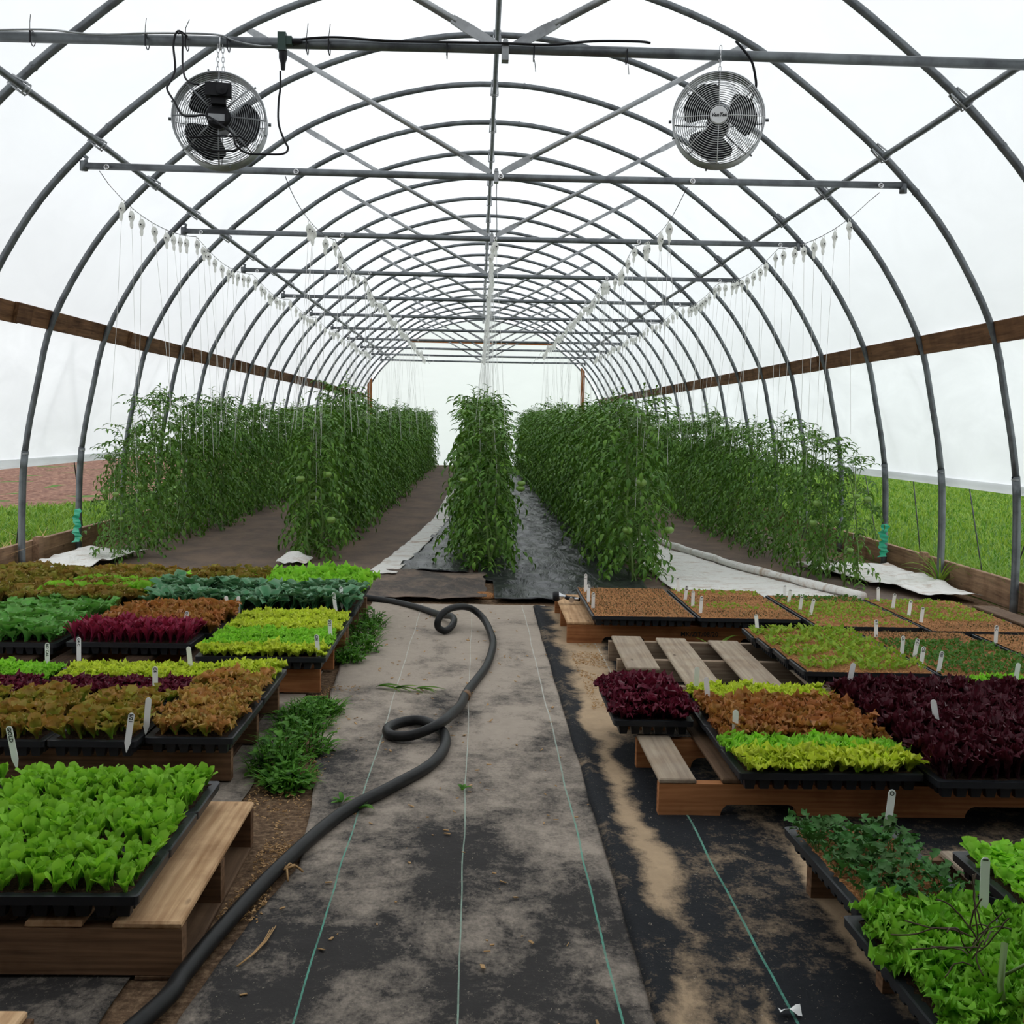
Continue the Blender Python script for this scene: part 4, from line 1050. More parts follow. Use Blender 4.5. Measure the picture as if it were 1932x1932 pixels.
for k in range(2):
    tray(-1.186, 5.88 + .257 * k, 'L', coll, 'tray of blue-green kale seedlings at the walkway end, %s row' % ('front', 'back')[k], 'blue-green kale trays', scale=1.4)
    tray(-1.745, 5.88 + .257 * k, 'L', coll, 'tray of blue-green kale seedlings left of the walkway pair, %s row' % ('front', 'back')[k], 'blue-green kale trays', scale=(1.2, 1.5)[k])
    tray(-1.20, 6.40 + .257 * k, 'L', green, 'tray of vivid green curly kale at the back left corner by the walkway, %s row' % ('front', 'back')[k], 'vivid green back trays', scale=(1.9, 2.2)[k], dens=(9, 5))
    tray(-1.765, 6.40 + .257 * k, 'L', [parsley, mix], 'tray of mixed green and bronze seedlings behind the blue-green kale, %s row' % ('front', 'back')[k], 'bronze back trays', scale=1.35)
for k in range(4):
    tray(-2.33, 5.99 + .257 * k, 'L', [mix, (mix[0], M['l_chard'])] if k < 2 else [mix, rom], 'tray of red-tinged seedlings in the back left block, %s row from the front' % ORD[k], 'red-tinged back trays', scale=1.2)
    tray(-2.90, 5.99 + .257 * k, 'L', mix, 'tray of dark red-green seedlings by the left base board, %s row from the front' % ORD[k], 'red-tinged back trays', scale=1.2)
# R2
tray(.785, 3.21, 'L', [lime, green], 'tray of lime green frilly lettuce at the front of the right notched pallet', indiv=True, scale=1.12)
for k in range(2):
    tray(.788, 3.468 + .257 * k, 'L', rust, 'tray of red-brown lettuce behind the lime tray on the right, %s row' % ('front', 'back')[k], 'red-brown right trays', indiv=k < 1, scale=1.08)
tray(.80, 3.985, 'L', lime, 'tray of lime lettuce peeking between the red-brown tray and the bare boards', scale=.85)
tray(.487, 3.79, 'P', mar, 'small domed tray of glossy maroon lettuce overhanging the pallet beside the walkway', indiv=True, scale=.95, dens=(14, 7), dome=.8)
for k in range(4):
    for c in range(2):
        tray(1.352 + .556 * c, 3.15 + .257 * k, 'L', mard, 'tray of tall very dark maroon lettuce, %s row, %s' % (ORD[k], ('next to the lime and red-brown trays', 'cut by the right edge')[c]), 'dark maroon right trays', scale=1.2)
tray(1.99, 4.20, 'L', green, 'tray of green lettuce at the right edge behind the dark maroon block', scale=.8)
# R3b
for k in range(4):
    y = 4.60 + .245 * k
    tray(1.385 - .012 * k, y, 'L', spl, 'tray of sparse lime sprouts beside the bare pale boards, %s row' % ORD[k], 'lime sprout trays', keep=.55, scale=1.4, rz=-.02)
    tray(1.945 - .01 * k, y - .03, 'L', spd if k < 3 else spb, 'tray of fine dark green sprouts right of the lime sprouts, %s row' % ORD[k], 'dark green sprout trays', keep=.95, scale=1.0)
    if k: tray(2.505, y - .06, 'L', spb if k > 1 else spd, 'tray of mostly bare brown potting mix by the right edge, %s row' % ORD[k], 'bare brown right edge trays', keep=.6)
# R3
for c in range(4):
    for k in range(4):
        x = (.625, 1.192, 1.762, 2.325)[c]; y = (5.90, 5.885, 5.70, 5.61)[c] + .257 * k
        crop = [[spb, spb, spb, spb], [spb, spl, spb, spl], [spl, spl, spl, spd], [spb, spl, spl, spl]][c][k]
        kp = [[.9, .9, .9, .9], [.8, .35, .6, .4], [.35, .85, .9, .8], [.5, .55, .5, .6]][c][k]
        tray(x, y, 'L', crop, 'tray of rusty potting mix with tiny sprouts, %s column from the hose nozzle, %s row' % (ORD[c], ORD[k]), 'sprout trays on the back right pallets', keep=kp, scale=.85)
# R1
tray(.808, 2.275, 'P', kale, 'tray of sparse dark red-green kale in the right foreground', indiv=True, scale=.82, rz=.03, dens=(13, 7), keep=.9)
tray(.788, 1.75, 'P', deep, 'tray of vivid green frilly lettuce in the right foreground corner', indiv=True, scale=1.12, rz=.03, dens=(12, 6))
tray(1.072, 1.74, 'P', deep, 'tray of vivid green lettuce cut by the right bottom corner', indiv=True, scale=1.1, dens=(12, 6))
tray(1.165, 2.10, 'P', parsley, 'tray of flat green leafy seedlings at the right edge beside the kale', indiv=True, scale=.66, rz=.03, dens=(14, 7), z=.196)
# ================================================================== TAGS
TAGS = [(-1.057, 3.452, .283, '5/21', .13), (-1.285, 3.10, .335, 'GOLD', -.2), (-1.131, 3.969, .315, 'C4', 0), (-1.03, 3.54, .31, '', .1), (-1.712, 4.505, .285, 'BD CAL', 0), (-1.665, 4.727, .266, 'G4 C', 0),
        (-1.123, 4.40, .30, '', -.1), (-1.353, 5.27, .29, 'D', .1), (-1.99, 6.00, .275, '', 0), (-.66, 5.084, .295, '5/21', -.05), (-.675, 4.77, .285, 'CN', -.1), (-.742, 5.86, .30, 'C2', -.15), (-.72, 6.0, .31, 'B', -.05),
        (-1.27, 5.72, .295, '', -.15), (-1.22, 5.78, .285, '', 0), (-2.62, 6.75, .285, '', 0), (-2.57, 6.85, .285, '', 0), (-2.67, 6.4, .285, '', 0), (-2.60, 6.2, .28, '', 0),
        (.667, 6.741, .304, 'R J 3', 0), (.645, 6.332, .301, 'S P', 0), (.653, 6.147, .28, 'R 7', 0), (1.239, 6.804, .282, 'R', -.1), (1.237, 6.491, .278, 'A B', .1), (1.23, 6.259, .282, 'S', 0), (1.232, 6.026, .287, 'R 2', .06),
        (1.865, 6.67, .265, 'S', 0), (1.837, 6.453, .272, 'S', .1), (1.824, 6.171, .275, 'R', .1), (1.838, 5.997, .287, 'A', .15), (2.391, 6.549, .279, 'R', -.06), (2.382, 6.261, .285, 'R', .08), (2.392, 6.048, .279, 'B', .12), (2.373, 5.831, .277, 'B', .08),
        (1.40, 5.50, .28, 'J', -.1), (1.969, 5.40, .28, 'R T', -.05), (2.51, 5.276, .283, 'R C', -.05), (1.93, 4.947, .285, 'CS', 0), (1.975, 4.894, .284, 'P.C1', .14), (1.935, 4.726, .281, 'CIS', .12), (1.975, 4.63, .281, 'CIII', .14), (2.15, 4.318, .30, '', .1),
        (.842, 4.16, .30, '', 0), (.833, 3.944, .31, '', -.1), (.842, 3.52, .30, '', 0), (1.426, 4.13, .33, '', .15), (1.495, 3.55, .335, '', -.2), (1.06, 2.74, .30, 'O', .12), (1.06, 2.22, .33, 'I', 0)]
tb = MB()
w_, L_ = .0095, .115
def tagmesh():
    mb = MB(); P = [(-w_, 0)] + [(-w_, -L_ + .03), (-.001, -L_), (.001, -L_), (w_, -L_ + .03)] + [(w_ * math.cos(a), w_ * math.sin(a)) for a in np.linspace(0, PI, 7)][:-1]
    n = len(P)
    V = [(x, -.0007, z) for x, z in P] + [(x, .0007, z) for x, z in P]
    mb.add(V, [tuple(range(n)), tuple(range(2 * n - 1, n - 1, -1))] + [(i, n + i, n + (i + 1) % n, (i + 1) % n) for i in range(n)])
    return mb.mesh('plant_tag', M['tag'], False)
TGM = tagmesh()
WHERE = ['in the green-brown lettuce at the front of the second left pallet', 'leaning over the bright green foreground seedlings', 'at the right end of the dark maroon left tray', 'edge-on between the two front lettuce trays on the left',
         'before the lime strip near the left edge', 'upright before the magenta tray', 'in the left reddish lettuce beside the lime strip', 'standing in the magenta seedlings', 'standing behind the broad leaf trays beside the rusty lettuce', 'at the outer rim of the lime lettuce by the walkway',
         'at the near corner of the lime lettuce by the walkway', 'leaning beside the blue-green kale', 'taller of the pair beside the blue-green kale', 'curled at the right end of the rusty lettuce', 'half hidden in the lime lettuce by the rusty tray',
         'in the back left red-tinged seedlings, left of a pair', 'in the back left red-tinged seedlings, right of a pair', 'deep in the dark back left seedlings', 'low at the left edge in the leafy green seedlings',
         'tallest of three behind the hose nozzle', 'middle of three by the hose nozzle', 'nearest of three by the hose nozzle', 'at the back of the line between first and second sprout columns', 'second from the back between first and second sprout columns',
         'third from the back between first and second sprout columns', 'nearest between first and second sprout columns', 'at the back of the line between second and third sprout columns', 'second from the back between second and third sprout columns',
         'third from the back between second and third sprout columns', 'nearest between second and third sprout columns', 'at the back of the line between third and fourth sprout columns', 'second from the back between third and fourth sprout columns',
         'third from the back between third and fourth sprout columns', 'nearest between third and fourth sprout columns', 'at the back corner of the lime sprouts above the bare pallet', 'between lime and dark green sprouts at the back',
         'at the back of the dark green sprouts by the right edge', 'upright between lime and dark green sprouts', 'tilted just right of the upright one in the green sprouts', 'large and tilted at the near end of the lime sprouts',
         'in front of the dark green sprouts near the maroon block', 'pale greenish, behind the dark maroon lettuce at the right', 'rounded top beside the domed maroon tray', 'rounded top in the red-brown lettuce on the right', 'at the left end of the lime lettuce on the right pallet',
         'only its tip showing behind the dark maroon lettuce', 'only its round tip showing in the dark maroon lettuce', 'loop shaped behind the foreground kale', 'thin and upright in the foreground green lettuce']
for (x, y, zt, tx, ln), wh in zip(TAGS, WHERE):
    o = link('plant_tag', TGM, None, (x, y, zt - .008), rnd.uniform(-.15, .15)); o.rotation_euler.y = ln; o.rotation_euler.x = rnd.uniform(-.1, .12)
    tag(o, ('white plant tag %s' % wh), 'plant tag', 'white plant tags')
    if tx:
        f = textmesh(tx, .0155, M['ink'], .0002)
        w = link('handwriting', f, o, (-.0052, -.0012, .006)); w.rotation_euler = (PI / 2, PI / 2, 0)

# ================================================================== TOMATO ROWS
def leaflet(mb, p, d, nrm, L, W, t):
    """folded pointed leaflet, 3x4 grid"""
    d = d.normalized(); s = d.cross(nrm).normalized(); n = s.cross(d).normalized()
    us = (0, .3, .68, 1.0); ws = (.12, .95, .8, .02); dr = (0, .04, -.06, -.28)
    V = []; T = []
    for u, w, q in zip(us, ws, dr):
        c = p + d * (L * u) + n * (L * q)
        wob = W * .5 * w
        V += [c - s * wob + n * wob * .55, c, c + s * wob + n * wob * .55]
        T += [(t, u, .8), (t, u, 0), (t, u, .8)]
    F = []
    for i in range(3):
        F += [(i * 3, i * 3 + 1, i * 3 + 4, i * 3 + 3), (i * 3 + 1, i * 3 + 2, i * 3 + 5, i * 3 + 4)]
    mb.add([tuple(v) for v in V], F, T)
def tomato_plant_meshes(seed, H=1.28, nl=100, rad=.28, lo=.08):
    r = random.Random(seed)
    fo = MB(); st = MB()
    stems = [[(r.uniform(-.02, .02) + .05 * k * math.sin(z * 3 + seed), r.uniform(-.02, .02) + .05 * k * math.cos(z * 2 + seed), z) for z in np.linspace(0, H - .05, 8)] for k in (-1, 1)]
    for s in stems: st.tube(s, [.009, .0085, .008, .007, .006, .005, .004, .003], 6)
    for i in range(nl):
        z = lo + (H - lo) * ((i + r.random()) / nl) ** .92
        k = r.choice((0, 1)); q = min(7, int(z / (H - .05) * 7)); b = Vector(stems[k][q]); b.z = z
        az = i * 2.4 + r.uniform(-.5, .5)
        top = z / H
        L = rad * (1.12 - .42 * top ** 1.5) * r.uniform(.75, 1.2)
        e = 45 if top > .88 else r.uniform(0, 35) if top > .5 else r.uniform(-15, 25)
        dirh = Vector((math.cos(az), math.sin(az), 0))
        P = []; p = b.copy(); en = R(e); m = 6
        for j in range(m + 1):
            P.append(p.copy()); p = p + (dirh * math.cos(en) + Vector((0, 0, math.sin(en)))) * (L / m); en -= R(r.uniform(12, 20) if top < .88 else 8)
        st.tube(P, [.003, .0028, .0025, .002, .002, .0015, .001], 3, cap=False) if i % 2 == 0 else None
        t = r.random()
        for j in range(2, m + 1):
            c = P[j]; d = (P[j] - P[j - 1]).normalized(); sd = d.cross(Vector((0, 0, 1))).normalized()
            if j == m: leaflet(fo, c, d + Vector((0, 0, -.25)), Vector((0, 0, 1)), r.uniform(.06, .09), r.uniform(.024, .034), t)
            else:
                for s in (-1, 1):
                    if r.random() < .1: continue
                    leaflet(fo, c, d * .55 + sd * s + Vector((0, 0, r.uniform(-.75, .1))), Vector((r.uniform(-.4, .4), r.uniform(-.4, .4), 1)), r.uniform(.045, .078), r.uniform(.018, .03), min(1, max(0, t + r.uniform(-.2, .2))))
    tips(fo, st, r, H)
    return fo, st
def tips(fo, st, r, H):
    for k in range(3):
        x, y = r.uniform(-.12, .12), r.uniform(-.12, .12); h = H + r.uniform(.02, .16)
        P = [(x * .4, y * .4, H - .3), (x * .8, y * .8, H - .05), (x * 1.1, y * 1.1, h)]
        st.tube(P, [.004, .003, .0015], 4)
        for q in range(9):
            c = Vector(P[2]) + Vector((0, 0, -.018 * q)); a = q * 2.4
            leaflet(fo, c, Vector((math.cos(a), math.sin(a), .9 - .12 * q)), Vector((0, 0, 1)), r.uniform(.04, .07), r.uniform(.014, .024), r.uniform(.4, 1))
PV = []
def both(fo, st):
    mb = MB(); mb.add(np.concatenate(fo.V), fo.F, np.concatenate(fo.T)); mb.mi = 1; mb.add(np.concatenate(st.V), st.F, np.concatenate(st.T))
    return mb.mesh('plant', [M['l_tomato'], M['stem']])
for s in range(6):
    fo, st = tomato_plant_meshes(s + 3, H=1.25 + .05 * (s % 3))
    PV.append((fo.mesh('foliage', M['l_tomato']), st.mesh('stems', M['stem']), both(fo, st)))
# sparse tall variant for the outer rows
for s in range(3):
    fo, st = tomato_plant_meshes(s + 40, H=1.22 + .06 * s, nl=66, rad=.31, lo=.1)
    PV.append((fo.mesh('foliage', M['l_tomato']), st.mesh('stems', M['stem']), both(fo, st)))
tm = MB()
tm.lathe([(.0, -.028), (.014, -.027), (.027, -.016), (.033, 0), (.030, .015), (.018, .025), (.006, .023), (0, .021)], n=14)
TOM = tm.mesh('tomato', M['tomato'])
cal = MB()
for k in range(5):
    a = k * 1.257; cal.add([(0, 0, .024), (.009 * math.cos(a + .5), .009 * math.sin(a + .5), .028), (.022 * math.cos(a), .022 * math.sin(a), .03), (.009 * math.cos(a - .5), .009 * math.sin(a - .5), .028)], [(0, 1, 2, 3)])
CAL = cal.mesh('calyx', M['stem'], False)
rowsT = [(-2.93, 9.1, 'left outer', 1), (-1.42, 9.5, 'left inner', 0), (.065, 8.95, 'middle', 0), (1.24, 8.55, 'right inner', 0), (2.83, 8.5, 'right outer', 1)]
cnt = 0
for ri, (rx, ry, nm, outer) in enumerate(rowsT):
    y = ry; k = 0
    step = .40
    while y < YEND - .7:
        near = y < 14.5
        v = rnd.choice(range(6, 9)) if (outer and y < 11.5 and rnd.random() < .6) else rnd.choice(range(6))
        fo, st, bo = PV[v]
        x = rx + rnd.uniform(-.07, .07)
        t = empty('tomato_plant', (x, y, .0), rnd.uniform(0, 6.28)) if near else link('tomato_plant', bo, None, (x, y, .0), rnd.uniform(0, 6.28))
        s = rnd.uniform(.94, 1.06)
        if outer: s *= (.80, .88, .95)[min(2, k // 2)] if ri == 4 else (.72, .84, .96)[min(2, k)]
        if ri == 1 and k < 2: s *= .97
        wide = (1.22 if k < 3 and ri != 1 else 1.14) if not outer else 1.12
        t.scale = (s * wide, s * wide, s * rnd.uniform(.93, 1.06))
        if k == 0: lb = 'leafy green tomato plant at the near end of the %s row' % nm
        elif k == 1: lb = 'tomato plant just behind the front plant of the %s row' % nm
        else: lb = 'tall leafy tomato plant farther along in the dense %s row' % nm
        tag(t, lb, 'tomato plant', 'tomato plants of the %s row' % nm)
        if near:
            link('foliage', fo, t); link('stems', st, t)
            if y < 11.5:
                for q in range(3 if k < 2 else 1):
                    a = rnd.uniform(-2.7, -.45); a -= t.rotation_euler.z; zz = rnd.uniform(.35, 1.0) if q % 2 == 0 else zz + rnd.uniform(-.05, .05)
                    rr = .2 + rnd.uniform(0, .05)
                    o = link('tomato', TOM, t, (rr * math.cos(a), rr * math.sin(a), zz), 0, rnd.uniform(.75, 1.15)); link('calyx', CAL, o)
            # white support string along the stem
            if k < 4:
                mb = MB(); mb.tube([(.02, 0, .5), (.03, 0, .9), (.0, .0, 1.35)], .0022, 4); mb.build('support_string', M['twine'], t)
        k += 1; y += step * rnd.uniform(.93, 1.07)

# teal tape strips tied on posts
for s, (x, y) in ((1, (3.42, 9.3)), (-1, (-3.30, 9.35))):
    mb = MB()
    P = [(.012 * math.sin(k * 1.3), .01 * math.cos(k * 1.7), .40 - .021 * k) for k in range(14)]
    V = []; F = []
    for k, p in enumerate(P):
        w = .022 + .014 * (k % 2); V += [(p[0] - w, p[1] + .012 * (k % 2), p[2]), (p[0] + w, p[1] - .014 * (k % 2), p[2] + .01)]
        if k: F.append((2 * k - 2, 2 * k - 1, 2 * k + 1, 2 * k))
    mb.add(V, F); o = mb.build('plastic_tape', M['ribbon']); o.location = (x, y, .02)
    so = o.modifiers.new('t', 'SOLIDIFY'); so.thickness = .002
    tag(o, 'crumpled teal green tape tied beside the %s hoop post' % ('right' if s > 0 else 'left'), 'tape')
# guy ropes outside
for k, (s, ya, yb) in enumerate([(1, 7.0, 7.9), (1, 8.75, 8.2), (1, 9.8, 9.4), (1, 11.2, 10.4), (-1, 9.2, 8.9), (-1, 9.9, 10.5), (-1, 11.6, 11.2)]):
    mb = MB(); mb.tube([(XC + s * 3.47, ya - (yb - ya) * .9, 1.84), (XC + s * 3.69, (ya + yb) / 2 - .1 * (yb - ya), .84), (XC + s * 3.72, yb, -.01)], .005, 5)
    o = mb.build('side_rope', M['wire'], smooth=True)
    tag(o, 'thin dark rope slanting outside the %s curtain, %s from the photographer' % ('right' if s > 0 else 'left', ORD[k if s > 0 else k - 4]), 'rope')

# ================================================================== FANS
def fan(loc, rz, label, rear):
    t = empty('circulation_fan', loc, rz); tag(t, label, 'fan', 'circulation fans')
    Rr = .193
    mb = MB(); mb.lathe([(Rr, -.055), (Rr + .004, -.052), (Rr + .001, -.03), (Rr + .001, .04), (Rr + .004, .055), (Rr, .058), (Rr - .003, .04), (Rr - .003, -.03), (Rr, -.055)], axis='y', n=48)
    mb.F = [f for f in mb.F if len(f) == 4]; mb.M = [0] * len(mb.F)
    mb.build('drum_band', M['steel_light'], t, auto=50)
    for sgn, nm in ((-1, 'front_guard'), (1, 'rear_guard')):
        mb = MB(); rs = np.linspace(.044, Rr - .004, 17)
        def yy(r): return sgn * (.055 + .035 * (1 - (r / Rr) ** 3))
        for r in rs: mb.tube([(r * math.cos(a), yy(r), r * math.sin(a)) for a in np.linspace(0, 2 * PI, 44, endpoint=False)], .0014, 4, closed=True)
        ns = 8
        for k in range(ns):
            a = k * 2 * PI / ns + PI / 2
            for da in ((0,) if sgn < 0 else (-.03, .03)):
                mb.tube([(r * math.cos(a + da * .05 / max(r, .05)), yy(r) + sgn * .002, r * math.sin(a + da * .05 / max(r, .05))) for r in (.04, .09, .14, Rr)], .0018, 4)
        mb.build(nm, M['guard'] if (sgn < 0 and not rear) else M['steel'] if not rear else M['steel_light'], t, smooth=True)
    for k in range(3):
        a0 = {0: .25, 1: .25 + 2.09, 2: .25 + 4.19}[k] + (.9 if rear else 0)
        mb = MB()
        def f(u, v):
            r = .03 + .135 * u; hw = .34 + .46 * math.sin(min(1, u * 1.15) * PI * .62)
            a = a0 + (v - .5) * 2 * hw * (1 - .55 * max(0, u - .86) / .14)
            return (r * math.cos(a), .028 * (v - .5) * 2 * (1 - .3 * u), r * math.sin(a))
        mb.grid(f, 10, 9); o = mb.build('fan_blade', M['black'], t, smooth=True)
        so = o.modifiers.new('t', 'SOLIDIFY'); so.thickness = .002
    mb = MB(); mb.lathe([(0, .035), (.045, .035), (.05, .045), (.05, .10), (.04, .112), (0, .112)], axis='y', n=24); mb.lathe([(0, -.02), (.03, -.02), (.034, .035), (0, .035)], axis='y', n=20)
    mb.build('motor', M['black'], t, auto=40)
    mb = MB(); mb.lathe([(0, -.1), (.034, -.1), (.038, -.095), (.038, -.088), (0, -.088)], axis='y', n=28); hb = mb.build('hub_badge', M['guard'], t, auto=40)
    f = textmesh('VenTek', .021, M['ink'], .0005, .0006, 'CENTER', 'CENTER', .3)
    w = link('badge_lettering', f, hb, (0, -.101, 0)); w.rotation_euler = (PI / 2, 0, 0)
    # side bolts and handles
    mb = MB()
    for k in range(6):
        a = k * PI / 3 + .3; mb.tube([(Rr * math.cos(a), .05, Rr * math.sin(a)), ((Rr + .012) * math.cos(a), .05, (Rr + .012) * math.sin(a))], .004, 6)
    mb.build('guard_clips', M['steel'], t)
    mb = MB(); mb.tube([(-.2, 0, 0), (-.212, 0, 0)], .007, 8); mb.tube([(.2, 0, 0), (.214, 0, 0)], .007, 8); mb.build('pivot_bolt', M['steel'], t)
    # chain to the crossbar
    mb = MB(); top = 2.80 - loc[2]; z = Rr - .004; i = 0
    tracks = (-.012, .012) if rear else (0.0,)
    for tx in tracks:
        z = Rr - .004; i = 0
        while z < top + .012:
            c = (tx * (1 - (z - Rr) / .5), 0, z + .011); q = i % 2
            mb.tube([(c[0] + (.0055 * math.cos(a) if q else 0), (0 if q else .0055 * math.cos(a)) - (.028 if z > top - .02 else 0), c[2] + .0125 * math.sin(a)) for a in np.linspace(0, 2 * PI, 10, endpoint=False)], .0017, 4, closed=True)
            z += .0195; i += 1
    mb.tube([(math.copysign(1, k - 3.5) * 0 + .0 + .0 * k, .03 * math.cos(k * PI / 4) , top - .012 + .03 * math.sin(k * PI / 4)) for k in range(8)], .003, 5, closed=True)
    mb.build('hanging_chain', M['chrome'], t, smooth=True)
    if rear:
        mb = MB(); mb.box((-.004, .13, .095), (.105, .05, .052)); mb.box((-.004, .118, .06), (.06, .04, .04)); mb.build('switch_box', M['black'], t)
        mb = MB(); mb.lathe([(0, .155), (.02, .155), (.024, .165), (.0, .167)], (-.02, 0, .095), 'y', 16); mb.build('dial', M['black'], t)
        mb = MB(); mb.box((.006, .1135, -.01), (.066, .003, .028)); mb.build('rating_plate', M['steel_light'], t)
        mb = MB(); mb.tube([(.12, .10, -.075), (.13, .115, -.085), (.11, .12, -.1), (.0, .12, -.088), (-.09, .12, -.085), (-.12, .11, -.1)], .004, 6)
        mb.tube([(.11, .115, -.12), (.09, .12, -.145), (0, .12, -.15), (-.07, .12, -.145), (-.1, .115, -.12)], .0045, 6); mb.build('wire_handle', M['black'], t, smooth=True)
    return t
fan((-1.125, 4.95, 2.46), PI + .13, 'round caged fan on the left seen from behind with a black motor', True)
fan((1.012, 4.95, 2.525), -.18, 'round caged fan on the right facing the camera with a silver hub', False)

# cords
def cord(name, P, r, m, label, cat='cord', k=6):
    mb = MB(); mb.tube([tuple(v) for v in spline(P, k)], r, 8); o = mb.build(name, M[m], smooth=True); return tag(o, label, cat)
zc = 2.81
def bx(px): return (px - 903) / 428.3
cord('power_cord', [(bx(365), 4.92, 2.80), (bx(350), 4.90, 2.815), (bx(342), 4.9, 2.76), (bx(345), 4.9, 2.66), (bx(338), 4.88, 2.6), (bx(335), 4.86, 2.565), (bx(350), 4.84, 2.51), (bx(365), 4.83, 2.455), (bx(385), 4.82, 2.447), (bx(408), 4.825, 2.452),
      (bx(440), 4.80, 2.405), (bx(458), 4.80, 2.37), (bx(463), 4.80, 2.33), (bx(480), 4.83, 2.305), (bx(510), 4.86, 2.31), (bx(540), 4.88, 2.318), (bx(548), 4.9, 2.345), (bx(541), 4.9, 2.38), (bx(530), 4.91, 2.45), (bx(529), 4.92, 2.54), (bx(532), 4.92, 2.6), (bx(532), 4.92, 2.67)],
     .0045, 'black', 'dark looping power cord of the left fan, drooping to the green splitter')
cord('power_cord', [(bx(350), 4.90, 2.805), (bx(358), 4.9, 2.80), (bx(358), 4.9, 2.72), (bx(362), 4.87, 2.66), (bx(372), 4.82, 2.6), (bx(385), 4.80, 2.575), (bx(398), 4.80, 2.57)], .0042, 'black', 'short dark cord from the bar down to the left fan switch box')
cord('power_cord', [(bx(1360), 4.91, 2.85), (bx(1375), 4.91, 2.815), (bx(1392), 4.92, 2.77), (bx(1402), 4.94, 2.71), (bx(1405), 4.96, 2.67), (bx(1400), 5.0, 2.63)], .0058, 'black', 'short curved black cord between the crossbar and the right fan', k=8)
cord('extension_cord', [(bx(x), 4.93, z) for x, z in ((-60, 2.795), (60, 2.81), (120, 2.813), (200, 2.80), (290, 2.812), (380, 2.817), (425, 2.812), (450, 2.79), (490, 2.775), (515, 2.775))], .0042, 'steel_light', 'pale cord running along the top left of the fan crossbar')
cord('extension_cord', [(bx(x), 4.925, z) for x, z in ((560, 2.80), (590, 2.812), (640, 2.818), (720, 2.81), (820, 2.812), (930, 2.815), (1020, 2.815), (1100, 2.835), (1180, 2.84), (1205, 2.835))], .0055, 'black', 'black cord running along the top centre of the fan crossbar')
t = empty('outlet_splitter', (bx(535), 4.925, 2.785)); tag(t, 'dark green cord splitter strapped to the fan crossbar', 'outlet splitter')
mb = MB(); mb.box((0, 0, .005), (.034, .045, .075)); mb.box((.025, 0, .01), (.034, .038, .034)); mb.build('splitter_body', M['green_plastic'], t)
mb = MB(); mb.lathe([(.0, -.108), (.009, -.108), (.011, -.08), (.018, -.06), (.018, -.03), (0, -.03)], (.003, 0, 0), 'z', 12); mb.lathe([(0, .04), (.013, .04), (.012, .07), (.006, .085), (0, .085)], (0, 0, .01), 'x', 12); mb.build('plug', M['black'], t, auto=40)
for k, (px, up) in enumerate(((82, 1), (288, 1), (360, 1), (435, 0), (578, 1), (618, 1), (833, 0), (992, -1), (1163, -1))):
    mb = MB(); x = bx(px)
    mb.tube([(x, 4.96 + .028 * math.cos(a), 2.785 + .031 * math.sin(a)) for a in np.linspace(0, 2 * PI, 14, endpoint=False)], .0022, 5, closed=True)
    mb.box((x, 4.93, 2.785), (.006, .004, .05))
    if up: mb.tube([(x, 4.93, 2.785 + .025 * up), (x + .004, 4.92, 2.785 + .05 * up), (x + (.02 if px == 360 else .008), 4.92, 2.785 + .085 * up)], .0016, 5)
    o = mb.build('cable_tie', M['black'], smooth=False); tag(o, 'black cable tie on the fan crossbar, %s from the left' % ORD[k], 'cable tie', 'cable ties on the fan crossbar')

# withered plant in the right bottom corner
t = empty('withered_plant', (1.02, 1.92, .2)); tag(t, 'withered pulled plant with dry brown stems and a green fruit in the bottom right corner', 'plant')
mb = MB()
def wig(p, d, L, n=8, g=-.05):
    p = Vector(p); d = Vector(d).normalized(); out = [tuple(p)]
    for i in range(n):
        d = (d + Vector((rnd.uniform(-.3, .3), rnd.uniform(-.3, .3), rnd.uniform(-.3, .3) + g))).normalized(); p = p + d * L / n; out.append(tuple(p))
    return out
for k in range(16):
    b = (-.14 + .03 * rnd.random(), -.08 + rnd.uniform(0, .1), .06 + rnd.random() * .07)
    mb.tube(wig(b, (rnd.uniform(-1, 1), rnd.uniform(-.3, .6), rnd.uniform(-.1, 1)), rnd.uniform(.06, .14)), .0015, 4)
mb.build('dry_branches', M['dry'], t, smooth=True)
mb = MB(); mb.tube([(-.11, -.12, -.0), (-.108, -.09, .06), (-.09, -.06, .12)], .006, 7); mb.tube([(-.1, -.08, .07), (-.05, -.07, .09), (0, -.09, .07)], .003, 6); mb.build('stem', M['stem'], t, smooth=True)
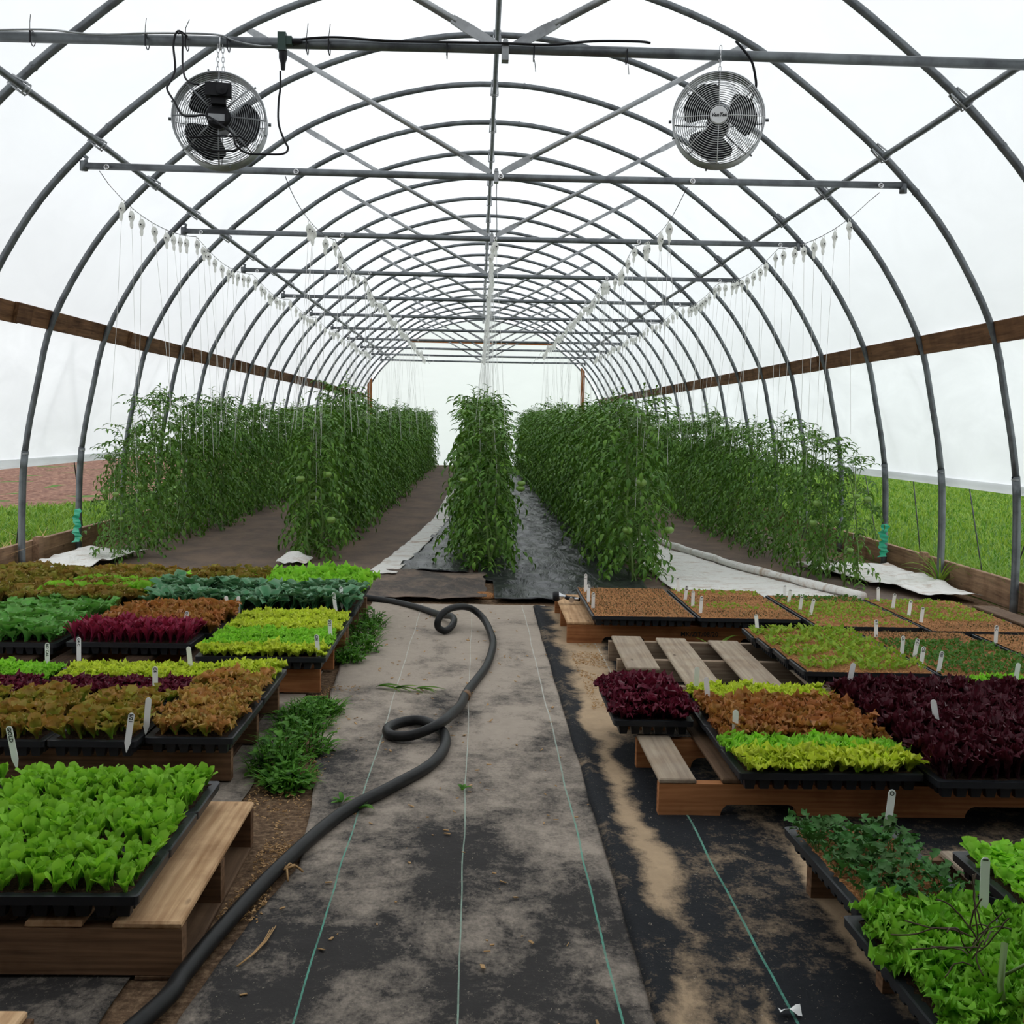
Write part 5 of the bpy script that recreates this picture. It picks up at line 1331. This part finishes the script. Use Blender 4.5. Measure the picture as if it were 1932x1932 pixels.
mb = MB(); mb.tube([(-.09, -.15, .02), (-.075, -.13, .06), (-.04, -.12, .075), (0, -.13, .068), (.03, -.14, .05), (.06, -.15, .02)], .007, 8); mb.build('orange_stalk', M['orange'], t, smooth=True)
o = link('green_fruit', TOM, t, (.0, .0, .13), 0, .5)
mb = MB(); mb.grid(lambda a, b: (.02 + .02 * a + .012 * math.sin(b * 6), .0 + .015 * b, .17 - .09 * b + .012 * math.sin(a * 5)), 5, 9); mb.build('dry_leaf', M['dry'], t, smooth=True)
# small round pot between the right foreground trays
mb = MB(); mb.lathe([(0, 0), (.028, 0), (.036, .05), (.038, .052), (.034, .052), (.027, .006), (0, .006)], n=24); o = mb.build('round_pot', M['tray'], auto=40); o.location = (1.125, 2.34, .132)
tag(o, 'small round black pot on the pallet between the foreground kale and leafy tray', 'pot')

# ================================================================== CAMERA, SKY
PSI, TH, RHO = .0314, .0781, .021
f = Vector((math.sin(PSI) * math.cos(TH), math.cos(PSI) * math.cos(TH), -math.sin(TH)))
r0 = Vector((math.cos(PSI), -math.sin(PSI), 0)); u0 = r0.cross(f)
r = r0 * math.cos(RHO) + u0 * math.sin(RHO); u = u0 * math.cos(RHO) - r0 * math.sin(RHO)
cam = bpy.data.cameras.new('camera'); co = bpy.data.objects.new('camera', cam); COL.objects.link(co)
m = Matrix((r, u, -f)).transposed().to_4x4(); m.translation = Vector((0, 0, 1.2)); co.matrix_world = m
cam.sensor_width = 36; cam.lens = 36 * 2120 / 1932; cam.clip_start = .05; cam.clip_end = 300
sc.camera = co
w = bpy.data.worlds.new('overcast_sky'); sc.world = w; w.use_nodes = True
bg = w.node_tree.nodes['Background']; bg.inputs[0].default_value = (.93, .965, 1.0, 1); bg.inputs[1].default_value = 1.0
sc.view_settings.view_transform = 'Standard'; sc.view_settings.look = 'None'; sc.view_settings.gamma = 1
sc.view_settings.use_curve_mapping = False
sc.view_settings.exposure = 0.85
sc.cycles.max_bounces = 8; sc.cycles.diffuse_bounces = 4; sc.cycles.glossy_bounces = 3; sc.cycles.transmission_bounces = 4
sc.cycles.use_denoising = True
